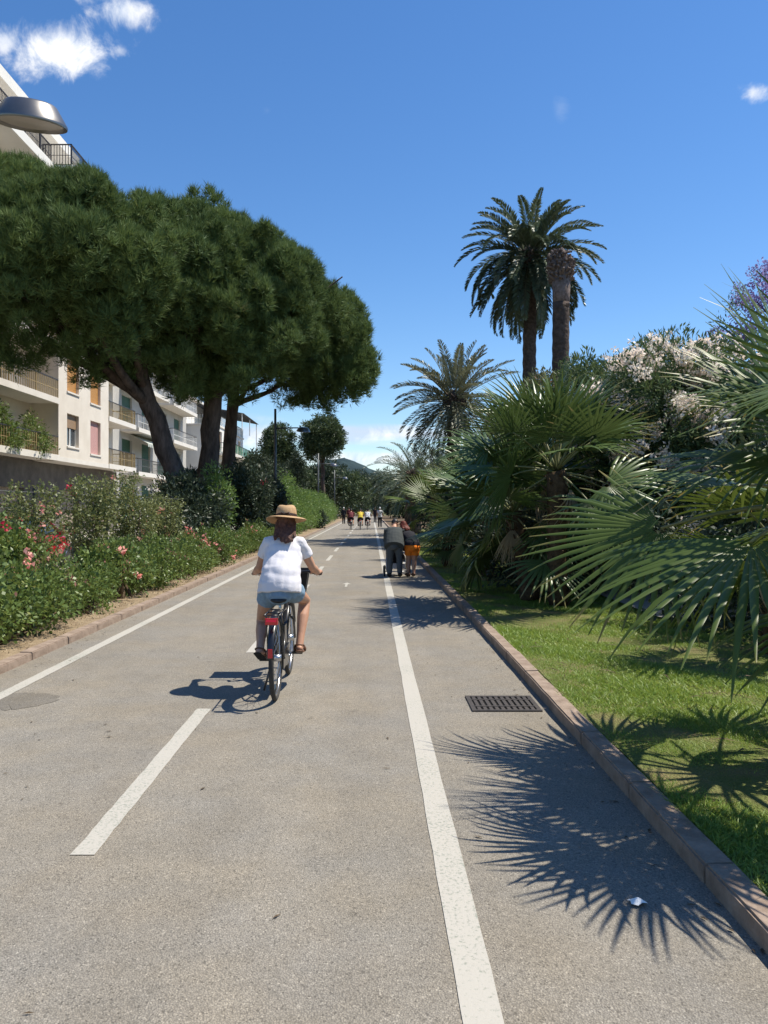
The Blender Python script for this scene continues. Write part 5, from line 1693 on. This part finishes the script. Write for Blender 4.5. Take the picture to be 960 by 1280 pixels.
def fuse(name, mb, vox, m, parent, off, iters=4, wrinkle=0.0, seed=0, wf=22, pre=None):
    """one continuous surface out of overlapping closed forms"""
    me = mb.mesh(name, m)
    ob = bpy.data.objects.new(name + '_form', me)
    COL.objects.link(ob)
    rm = ob.modifiers.new('r', 'REMESH'); rm.mode = 'VOXEL'; rm.voxel_size = vox; rm.use_smooth_shade = True
    if iters:
        sm = ob.modifiers.new('s', 'SMOOTH'); sm.factor = .5; sm.iterations = iters
    dg = bpy.context.evaluated_depsgraph_get()
    me2 = bpy.data.meshes.new_from_object(ob.evaluated_get(dg))
    bpy.data.objects.remove(ob)
    n = len(me2.vertices)
    co = np.empty(n * 3, np.float32); me2.vertices.foreach_get('co', co); co = co.reshape(-1, 3)
    if wrinkle:
        no = np.empty(n * 3, np.float32); me2.vertices.foreach_get('normal', no); no = no.reshape(-1, 3)
        rg = np.random.default_rng(seed)
        d = np.zeros(n)
        for k in range(9):
            a = rg.normal(size=3); a /= np.linalg.norm(a)
            a[2] *= 1.6
            fq = wf * rg.uniform(.5, 1.7)
            d += np.abs(np.sin(co @ a * fq + rg.uniform(0, 6.28) + 1.5 * np.sin(co @ rg.normal(size=3) * 7))) ** 1.5
        co = co + no * ((d / 9 - .5) * wrinkle)[:, None]
    co = co - np.array(off, np.float32)
    me2.vertices.foreach_set('co', co.astype(np.float32).ravel())
    me2.polygons.foreach_set('use_smooth', np.ones(len(me2.polygons), bool))
    me2.update()
    me2.materials.clear(); me2.materials.append(m)
    return link(name, me2, parent)


def V3(*a): return Vector(a)


def hand(mb, wrist, d, n, thumb, curl, s=1.0):
    """palm, four fingers and a thumb; d = finger direction, n = out of the palm, thumb = towards the thumb side"""
    d = Vector(d).normalized(); n = Vector(n); n = (n - d * n.dot(d)).normalized(); t = Vector(thumb); t = (t - d * t.dot(d)); t = (t - n * t.dot(n)).normalized()
    w = Vector(wrist)
    mb.tube([w - d * .02 * s, w + d * .03 * s, w + d * .088 * s], [.027 * s, .036 * s, .041 * s], 12, t, [.75, .45, .38], dome=True)
    for i, L in enumerate((.072, .080, .074, .058)):
        p = w + d * .083 * s + t * (.031 - .0205 * i) * s
        dirv = (d + t * (.10 - .07 * i)).normalized()
        pts = [p]; ang = 0
        for k, fr_ in enumerate((.45, .32, .23)):
            ang += curl * (.7, 1.0, .8)[k]
            q = (dirv * math.cos(ang) + n * math.sin(ang))
            p = p + q * L * fr_ * s
            pts.append(p)
        mb.tube(pts, [.0098 * s, .0092 * s, .0085 * s, .0072 * s], 8, dome=True)
    p = w + d * .022 * s + t * .030 * s
    d1 = (d * .62 + t * .70 + n * .35).normalized(); d2 = (d * .85 + t * .25 + n * (.35 + .4 * curl)).normalized()
    mb.tube([p, p + d1 * .045 * s, p + d1 * .045 * s + d2 * .033 * s], [.0135 * s, .0115 * s, .009 * s], 8, dome=True)


def head(mb, c, f, up, s=1.0):
    """skull, jaw, nose, ears; f = where the face looks"""
    f = Vector(f).normalized(); up = Vector(up); up = (up - f * up.dot(f)).normalized(); x = f.cross(up)
    M = Matrix((x, f, up)).transposed()
    c = Vector(c)
    mb.ball(c + M @ V3(0, -.012, .03) * s, (.074 * s, .093 * s, .088 * s), 16, 10, M)
    mb.tube([c + M @ V3(0, .015, .02) * s, c + M @ V3(0, .035, -.05) * s, c + M @ V3(0, .052, -.098) * s], [.068 * s, .058 * s, .034 * s], 12, x, [1.0, .9, .75], dome=True)
    mb.tube([c + M @ V3(0, .084, .02) * s, c + M @ V3(0, .105, -.018) * s, c + M @ V3(0, .088, -.03) * s], [.010 * s, .016 * s, .012 * s], 8, dome=True)
    mb.tube([c + M @ V3(-.026, .083, -.058) * s, c + M @ V3(0, .090, -.056) * s, c + M @ V3(.026, .083, -.058) * s], [.007 * s, .010 * s, .007 * s], 6, dome=True)
    for sx in (-1, 1):
        mb.ball(c + M @ V3(sx * .076, -.005, -.01) * s, (.012 * s, .020 * s, .032 * s), 8, 6, M)
    return M


def person(label, base, J, look, vox=.011, group=None, s=1.0, extra=None):
    """J: joints in world space. look: materials and cut of the clothes"""
    T = thing('person', label, 'person', base, group)
    b = MB()
    pel, che, nk, hd = (Vector(J[k]) for k in ('pelvis', 'chest', 'neck', 'head'))
    sx = (Vector(J['shR']) - Vector(J['shL'])).normalized()
    waist = pel.lerp(che, .45) + Vector(J.get('bend', (0, 0, 0)))
    sh_mid = (Vector(J['shR']) + Vector(J['shL'])) / 2
    w = look.get('wide', 1.0)
    tor = [pel - (che - pel).normalized() * .03, pel, waist, che, sh_mid, nk, nk.lerp(hd, .5)]
    tr = [.13 * w, .16 * w, .135 * w, .155 * w, .125 * w, .054, .05]
    tf = [.75, .72, .72, .72, .68, 1, 1]
    b.tube(tor, tr, 16, sx, tf, dome=True)
    for S_ in 'LR':
        sh, el, wr = (Vector(J[k + S_]) for k in ('sh', 'el', 'wr'))
        b.tube([sh.lerp(sh_mid, .35), sh, sh.lerp(el, .45), el, el.lerp(wr, .35), wr], [.055, .052, .046, .037, .039, .026], 10, dome=True)
        hand(b, wr, J['hd' + S_], J['hn' + S_], J['ht' + S_], J.get('curl', .5), 1.0)
        hp, kn, an, toe = (Vector(J[k + S_]) for k in ('hp', 'kn', 'an', 'toe'))
        b.tube([hp.lerp(pel, .3), hp, hp.lerp(kn, .5), kn, kn.lerp(an, .35), kn.lerp(an, .75), an], [.09 * w, .095 * w, .078 * w, .056, .054, .038, .035], 12, dome=True)
        ft = (toe - an)
        heel = an - ft.normalized() * .045 + Vector((0, 0, -.03))
        ball_ = an + ft * .68
        b.tube([heel, an + ft * .2 + Vector((0, 0, -.015)), ball_, toe], [.032, .038, .042, .026], 10, None, [.9, .85, .55, .5], dome=True)
    M = head(b, hd, J['face'], J.get('up', (0, 0, 1)), s)
    fuse('body', b, vox, look['skin'], T, base, 3)
    for sgn in (-1, 1):
        eb = MB().ball(hd + M @ V3(sgn * .031, .076, .008), (.012, .010, .009), 8, 6, M)
        eb.build('eye', M_EYE, T, True, base)
    # top
    g = .016
    hem = pel + (V3(0, -.012, -look['hem']) if look.get('drop') else (pel - che).normalized() * look.get('hem', .07))
    top = MB()
    lo = look.get('loose', 1.0)
    top.tube([hem, pel, waist, che, sh_mid, nk.lerp(sh_mid, .35)], [.192 * w * lo, .192 * w * lo, .172 * w * lo, .178 * w, .165 * w, .085], 18, sx, [.76, .76, .76, .72, .60, .85])
    for S_ in 'LR':
        sh, el, wr = (Vector(J[k + S_]) for k in ('sh', 'el', 'wr'))
        if look.get('sleeve', 'short') == 'short':
            e = sh.lerp(el, .52)
            top.tube([sh.lerp(sh_mid, .55) + V3(0, 0, .006), sh, sh.lerp(el, .25), e], [.064, .060, .059, .062], 12)
        elif look['sleeve'] == 'long':
            top.tube([sh.lerp(sh_mid, .5), sh, el, wr.lerp(el, .08)], [.08, .07, .055, .042], 12)
        else:
            top.tube([sh.lerp(sh_mid, .5), sh.lerp(sh_mid, .05)], [.075, .068], 12)
    fuse(look.get('top_name', 'shirt'), top, vox, look['top'], T, base, 3, look.get('wrinkle', .012), 3)
    # bottoms
    pt = MB()
    ax_ = (che - pel).normalized()
    wl_ = pel + (che - pel).normalized() * .10
    pt.tube([pel - ax_ * .055, pel - ax_ * .025, pel + ax_ * .02, wl_], [.135 * w, .170 * w, .182 * w, .166 * w], 18, sx, [.80, .80, .80, .78], dome=True)
    for S_ in 'LR':
        hp, kn, an = (Vector(J[k + S_]) for k in ('hp', 'kn', 'an'))
        if look.get('legs') == 'short':
            pt.tube([hp.lerp(pel, .45), hp, hp.lerp(kn, look.get('leglen', .38))], [.10 * w, .108 * w, .098 * w], 14)
        else:
            pt.tube([hp.lerp(pel, .45), hp, hp.lerp(kn, .5), kn, kn.lerp(an, .45), an + Vector((0, 0, .0))], [.10 * w, .105 * w, .09 * w, .074, .068, .06], 14)
    fuse(look.get('bottom_name', 'trousers'), pt, vox, look['bottom'], T, base, 3, .008, 5)
    # hair
    if look.get('hair'):
        h = MB()
        h.ball(hd + M @ V3(0, -.022, .040), (.083, .092, .088), 14, 9, M)
        if look.get('hairlen'):
            back = hd + M @ V3(0, -.055, 0)
            dn = Vector((0, 0, -1))
            hl = look['hairlen']
            bk_ = M @ V3(0, -1, 0)
            h.tube([back, back + dn * hl * .40 + bk_ * .045, back + dn * hl * .75 + bk_ * .10 + sx * .005, back + dn * hl * 1.12 + bk_ * .135 + sx * .012], [.078, .070, .056, .016], 12, sx, [.75, .6, .5, .5], dome=True)
            h.tube([back + sx * .03, back + dn * hl * .5 + bk_ * .06 + sx * .045, back + dn * hl * 1.05 + bk_ * .135 + sx * .06], [.04, .034, .010], 8, dome=True)
            h.tube([back - sx * .05, back + dn * hl * .5 + bk_ * .06 - sx * .06, back + dn * hl * .98 + bk_ * .125 - sx * .085], [.04, .034, .010], 8, dome=True)
            rh = random.Random(4)
            for q in range(9):
                o_ = sx * (-.075 + .15 * q / 8 + rh.uniform(-.01, .01)); e_ = rh.uniform(.82, 1.2)
                h.tube([back + o_ * .9, back + dn * hl * .55 + bk_ * .075 + o_, back + dn * hl * e_ + bk_ * (.12 + .02 * e_) + o_ * 1.1 + sx * rh.uniform(-.02, .02)], [.022, .019, .006], 6, dome=True)
        fuse('hair', h, max(vox, .008), look['hair'], T, base, 2, .008, 9, 60)
    # shoes
    for S_ in 'LR':
        an, toe = Vector(J['an' + S_]), Vector(J['toe' + S_])
        ft = toe - an
        if look.get('shoe') == 'sandal':
            up = Vector((0, 0, 1)); n_ = (up - ft.normalized() * up.dot(ft.normalized())).normalized()
            so = MB().tube([an - ft.normalized() * .075 - n_ * .058, an + ft * .3 - n_ * .052, an + ft * .7 - n_ * .038, toe + ft.normalized() * .025 - n_ * .022], [.034, .038, .046, .034], 12, None, .24, dome=True)
            sh_o = so.build('sandal', M_SOLE if S_ == 'L' else M_SANDAL, T, True, base)
            side = ft.normalized().cross(n_)
            for t_, rr_ in ((.72, .047), (.25, .044)):
                c = an + ft * t_ - n_ * .018
                MB().tube([c + side * rr_ * math.cos(a) * 1.0 + n_ * rr_ * .75 * math.sin(a) for a in np.linspace(-.5, math.pi + .5, 12)], .007, 6, ft, 1.8).build('strap', M_SANDAL, sh_o, True, base)
            MB().tube([an + Vector(side) * .042 * math.cos(a) + ft.normalized() * .05 * math.sin(a) for a in np.linspace(0, 2 * math.pi, 15)[:-1]], .006, 6, closed=True).build('strap', M_SANDAL, sh_o, True, base)
        else:
            so = MB().tube([an - ft.normalized() * .06 + V3(0, 0, -.03), an + ft * .2 + V3(0, 0, -.02), an + ft * .72, toe + ft.normalized() * .02], [.044, .05, .052, .036], 12, None, [.95, .9, .66, .6], dome=True)
            so.build('shoe', look.get('shoemat', M_SOLE), T, True, base)
    if extra: extra(T, hd, M)
    return T


def straw_hat(T, hd, M):
    base = T.location
    c = hd + M @ V3(0, -.012, .055)
    tilt = Matrix.Rotation(R(-8), 3, 'X') @ M
    br = MB()
    n = 40
    prof = [(.092, .0), (.125, -.006), (.165, -.016), (.185, -.026)]
    vs = []
    for side in (0, 1):
        for r_, z in (prof if side == 0 else prof[::-1]):
            for k in range(n):
                a = 2 * math.pi * k / n
                wv = .010 * math.sin(2 * a + .6) * (r_ / .185) ** 2
                vs.append(c + tilt @ V3(r_ * math.cos(a) * .98, r_ * 1.06 * math.sin(a), z + wv - (.004 if side else 0)))
    m = 8
    fs = [(i * n + k, i * n + (k + 1) % n, ((i + 1) % m) * n + (k + 1) % n, ((i + 1) % m) * n + k) for i in range(m) for k in range(n)]
    br.add(vs, fs)
    cr = []
    cp = [(.093, .0), (.094, .03), (.089, .065), (.080, .092), (.066, .106), (.045, .108), (.02, .098), (.0005, .094)]
    vs = []
    for r_, z in cp:
        for k in range(n):
            a = 2 * math.pi * k / n
            pinch = 1 - (.10 * max(0, math.sin(a)) ** 2 * (z / .1) if z > .05 else 0)
            dent = -.012 * (1 - abs(math.cos(a))) * (1 if z > .09 else 0)
            vs.append(c + tilt @ V3(r_ * math.cos(a) * pinch, r_ * 1.1 * math.sin(a), z + dent))
    br.add(vs, [(i * n + k, i * n + (k + 1) % n, (i + 1) * n + (k + 1) % n, (i + 1) * n + k) for i in range(len(cp) - 1) for k in range(n)])
    h = br.build('hat', M_STRAW, T, True, base)
    rb = MB()
    vs = []
    for r_, z in ((.0955, .001), (.0965, .012), (.0958, .022)):
        for k in range(n):
            a = 2 * math.pi * k / n
            vs.append(c + tilt @ V3(r_ * math.cos(a), r_ * 1.1 * math.sin(a), z))
    rb.add(vs, [(i * n + k, i * n + (k + 1) % n, (i + 1) * n + (k + 1) % n, (i + 1) * n + k) for i in range(2) for k in range(n)])
    for sgn in (-1, 1):
        p = c + tilt @ V3(0, -.107, .01)
        rb.tube([p, p + tilt @ V3(sgn * .035, -.012, .012), p + tilt @ V3(sgn * .05, -.006, -.02)], [.007, .016, .008], 8, None, .4)
    rb.build('ribbon', M_RIBBON, h, True, base)


person('woman riding a bicycle in a straw hat, white T-shirt and denim shorts', (-.79, 6.95, 0), dict(
    pelvis=(-.795, 6.95, .925), chest=(-.785, 7.10, 1.15), neck=(-.775, 7.17, 1.345), head=(-.765, 7.215, 1.462), bend=(0, -.03, 0),
    shL=(-.922, 7.155, 1.285), shR=(-.638, 7.155, 1.285),
    elL=(-1.015, 7.27, 1.06), elR=(-.535, 7.27, 1.06), wrL=(-1.085, 7.475, .995), wrR=(-.500, 7.475, .998),
    hdL=(.02, 1, .12), hdR=(.0, 1, .10), hnL=(.1, 0, -1), hnR=(-.1, 0, -1), htL=(1, 0, 0), htR=(-1, 0, 0), curl=.62,
    hpL=(-.885, 6.98, .89), hpR=(-.705, 6.98, .89), knL=(-.985, 7.24, .58), knR=(-.612, 7.35, .75),
    anL=(-.945, 6.80, .395), anR=(-.640, 7.135, .375), toeL=(-.925, 6.98, .300), toeR=(-.650, 7.335, .318),
    face=(0, 1, -.05)), dict(skin=M_SKIN, top=M_SHIRT, bottom=M_DENIM, top_name='shirt', bottom_name='shorts', legs='short', leglen=.35, hem=.062, drop=True, loose=1.03, wide=.96, hair=M_HAIR, hairlen=.155, shoe='sandal', wrinkle=.024),
    .0072, None, 1.0, straw_hat)

# couple bending over a pram
yc = 18.4
person('man in dark grey jacket and trousers bending over the pram', (.53, yc, 0), dict(
    pelvis=(.53, yc, .80), chest=(.54, yc + .22, 1.02), neck=(.54, yc + .38, 1.16), head=(.56, yc + .47, 1.22), bend=(0, .02, .04),
    shL=(.36, yc + .36, 1.08), shR=(.72, yc + .36, 1.08), elL=(.34, yc + .46, .82), elR=(.76, yc + .46, .82), wrL=(.44, yc + .62, .70), wrR=(.70, yc + .62, .72),
    hdL=(.2, .8, -.3), hdR=(-.1, .8, -.3), hnL=(0, -.3, -1), hnR=(0, -.3, -1), htL=(1, 0, 0), htR=(-1, 0, 0),
    hpL=(.44, yc, .76), hpR=(.63, yc, .76), knL=(.43, yc + .04, .42), knR=(.65, yc + .04, .42), anL=(.42, yc, .09), anR=(.66, yc, .09), toeL=(.40, yc + .17, .045), toeR=(.68, yc + .17, .045),
    face=(0, .6, -.8), up=(0, .8, .6)), dict(skin=M_SKIN, top=M_CHAR, bottom=M_GREYTR, top_name='jacket', sleeve='long', hem=.14, loose=1.12, hair=M_DARKHAIR, wide=1.08), .011, 'couple at the pram')
person('woman with red hair, black top and orange shorts leaning toward the pram', (.92, yc + .1, 0), dict(
    pelvis=(.95, yc + .1, .74), chest=(.88, yc + .30, .93), neck=(.80, yc + .44, 1.07), head=(.75, yc + .49, 1.17), bend=(.02, 0, .03),
    shL=(.68, yc + .38, 1.0), shR=(.98, yc + .46, .99), elL=(.62, yc + .46, .78), elR=(.93, yc + .60, .78), wrL=(.66, yc + .62, .66), wrR=(.78, yc + .70, .70),
    hdL=(.1, .8, -.4), hdR=(-.4, .8, -.3), hnL=(0, -.3, -1), hnR=(0, -.3, -1), htL=(1, 0, 0), htR=(-1, 0, 0),
    hpL=(.87, yc + .1, .71), hpR=(1.03, yc + .1, .71), knL=(.87, yc + .16, .39), knR=(1.00, yc + .14, .39), anL=(.85, yc + .10, .09), anR=(.98, yc + .08, .09), toeL=(.82, yc + .26, .045), toeR=(.97, yc + .25, .045),
    face=(-.4, .7, -.4), up=(0, .4, .9)), dict(skin=M_SKIN, top=M_BLACKCL, bottom=M_ORANGECL, bottom_name='shorts', legs='short', leglen=.62, hem=.0, sleeve='short', hair=M_REDHAIR, hairlen=.16, shoe='shoe', shoemat=M_SANDAL, wide=1.0), .011, 'couple at the pram')


def pram(loc):
    T = thing('pram', 'black four wheeled pram between the bending man and woman', 'pram', loc)
    f = MB()
    for sx in (-.24, .24):
        f.tube([(sx, .45, .12), (sx, -.05, .50), (sx, -.28, .98)], .013, 6)
        f.tube([(sx, -.38, .12), (sx, .05, .42), (sx, .35, .55)], .013, 6)
    f.tube([(-.24, -.28, .98), (.24, -.28, .98)], .016, 6)
    f.tube([(-.27, -.38, .12), (.27, -.38, .12)], .012, 6); f.tube([(-.27, .45, .12), (.27, .45, .12)], .012, 6)
    f.build('frame', M_CHROME, T, True)
    st = MB().tube([(0, -.22, .45), (0, 0, .40), (0, .28, .44), (0, .36, .60)], [.20, .22, .21, .12], 12, (1, 0, 0), .55, dome=True)
    st.build('seat', M_BLACKCL, T, True)
    hd_ = MB()
    vs = []
    for i in range(7):
        a = R(10 + 24 * i)
        for k in range(9):
            b = math.pi * k / 8
            vs.append((.24 * math.cos(b), -.05 - .24 * math.cos(a) * (.35 + .65 * math.sin(b)), .55 + .30 * math.sin(a) * math.sin(b)))
    hd_.add(vs, [(i * 9 + k, i * 9 + k + 1, (i + 1) * 9 + k + 1, (i + 1) * 9 + k) for i in range(6) for k in range(8)])
    hd_.build('hood', M_BLACKCL, T, True)
    MB().box(-.2, .2, -.25, .2, .18, .30).build('shopping_tray', M_WHITECL, T)
    for sx in (-.29, .29):
        for y, r_ in ((-.38, .135), (.45, .10)):
            w = MB().tube([(sx, y + (r_ - .022) * math.cos(a), r_ + (r_ - .022) * math.sin(a)) for a in np.linspace(0, 6.283, 21)[:-1]], .022, 8, closed=True).build('wheel', M_TYRE, T, True)
            MB().tube([(sx - .012, y, r_), (sx + .012, y, r_)], r_ - .035, 14).build('rim', M_CHROME, w, True)


pram((.60, yc + .62, 0))


def walker(label, x, y, H, look, phase=1, away=True, group='people far down the path'):
    k = H / 1.7
    f = 1 if away else -1
    st = .16 * phase
    z = lambda v: v * k
    J = dict(pelvis=(x, y, z(.93)), chest=(x, y + .02 * f, z(1.22)), neck=(x, y + .03 * f, z(1.45)), head=(x, y + .05 * f, z(1.585)),
             shL=(x - .17, y, z(1.38)), shR=(x + .17, y, z(1.38)), elL=(x - .22, y - .06 * phase, z(1.12)), elR=(x + .22, y + .06 * phase - .03, z(1.12)),
             wrL=(x - .20, y + .05 - .1 * phase, z(.90)), wrR=(x + .20, y + .06 + .1 * phase, z(.91)),
             hdL=(0, .2, -1), hdR=(0, .2, -1), hnL=(1, 0, 0), hnR=(-1, 0, 0), htL=(0, 1, 0), htR=(0, 1, 0), curl=.3,
             hpL=(x - .09, y, z(.88)), hpR=(x + .09, y, z(.88)), knL=(x - .09, y + st * .7 + .03, z(.48)), knR=(x + .09, y - st * .4 + .03, z(.48)),
             anL=(x - .09, y + st, z(.09)), anR=(x + .09, y - st, z(.10)), toeL=(x - .10, y + st + .17 * f, .05), toeR=(x + .10, y - st + .17 * f, .05), face=(0, f, 0))
    return person(label, (x, y, 0), J, look, .012, group)


walker('walker in dark clothes and pale cap at the far left kerb', -2.75, 80, 1.68, dict(skin=M_SKIN, top=M_BLACKCL, bottom=M_BLACKCL, hair=M_WHITECL, hairlen=0, sleeve='long'), 1)
walker('bareheaded walker in dark clothes right of the one in the pale cap', -2.25, 80.5, 1.66, dict(skin=M_SKIN, top=M_MAROON, bottom=M_BLACKCL, hair=M_DARKHAIR, sleeve='short'), -1)
walker('walker with white top and black trousers on the far footway', .72, 66, 1.66, dict(skin=M_SKIN2, top=M_WHITECL, bottom=M_BLACKCL, hair=M_WHITECL), 1)
walker('walker in black ahead of the one in the white top', .42, 88, 1.70, dict(skin=M_SKIN2, top=M_BLACKCL, bottom=M_BLACKCL, hair=M_DARKHAIR), -1)


def cyclist(label, blabel, x, y, look):
    b = copy_tree(bike)
    b.location = (x, y, 0)
    b['label'] = blabel
    b['group'] = 'bicycles far down the path'
    dxx, dyy = x + .794, y - 6.67
    q = lambda p: (p[0] + dxx, p[1] + dyy, p[2])
    J = dict(pelvis=(-.795, 6.95, .90), chest=(-.79, 7.17, 1.14), neck=(-.79, 7.30, 1.31), head=(-.79, 7.37, 1.42), bend=(0, -.03, .03), shL=(-.97, 7.27, 1.25), shR=(-.61, 7.27, 1.25),
             elL=(-1.06, 7.36, 1.05), elR=(-.53, 7.36, 1.05), wrL=(-1.085, 7.475, .995), wrR=(-.50, 7.475, .998),
             hpL=(-.89, 6.97, .86), hpR=(-.70, 6.97, .86), knL=(-.96, 7.23, .56), knR=(-.64, 7.35, .735), anL=(-.945, 6.80, .395), anR=(-.640, 7.135, .375), toeL=(-.925, 6.98, .300), toeR=(-.650, 7.335, .318))
    J = {k: (q(v) if k != 'bend' else v) for k, v in J.items()}
    J.update(hdL=(.02, 1, .12), hdR=(0, 1, .10), hnL=(.1, 0, -1), hnR=(-.1, 0, -1), htL=(1, 0, 0), htR=(-1, 0, 0), curl=.6, face=(0, 1, -.1))
    return person(label, (x, y + .28, 0), J, look, .012, 'people far down the path')


cyclist('cyclist in maroon top, leftmost of the three far riders', 'far bicycle under the rider in maroon', -1.5, 59, dict(skin=M_SKIN, top=M_MAROON, bottom=M_BLACKCL, legs='short', leglen=.6, hair=M_DARKHAIR, bottom_name='shorts'))
cyclist('cyclist in yellow top in the middle of the three far riders', 'far bicycle under the rider in yellow', -.80, 58.5, dict(skin=M_SKIN, top=M_YELLOWCL, bottom=M_BLACKCL, legs='short', leglen=.7, hair=M_DARKHAIR, bottom_name='shorts'))
cyclist('cyclist in white and black, rightmost of the three far riders', 'far bicycle under the rider in white', -.26, 59.5, dict(skin=M_SKIN, top=M_WHITECL, bottom=M_BLACKCL, legs='short', leglen=.7, hair=M_BLACKCL, bottom_name='shorts'))

# plants on the balconies of the cream building
for i, (y, z, n, lab) in enumerate(((35.5, FL[0] + .75, 2600, 'bushy potted plant overhanging the lowest balcony, nearer the window bay'), (32.6, FL[0] + .6, 2200, 'bushy potted plant on the lowest balcony at the left frame edge'), (38.6, FL[0] + .6, 1600, 'trailing potted plant on the lowest balcony beside the window bay'))):
    T = thing('balcony_plant', lab, 'plant', (-16.5, y, FL[0]))
    MB().lathe([(.16, 0), (.22, .35), (.24, .36)], (0, 0, .002), 14).build('pot', M_BEIGE, T)
    bl = [((-.0, 0, .9), (.6, 1.1, .55)), ((.45, .3, .5), (.45, 1.0, .55)), ((.2, -.5, 1.4), (.35, .4, .5))]
    leaf_cloud('foliage', L_ROSE, T, None, bl, n, .16, .06, 600 + i, .7, .8, .2, .1, -.3, 60, .3)
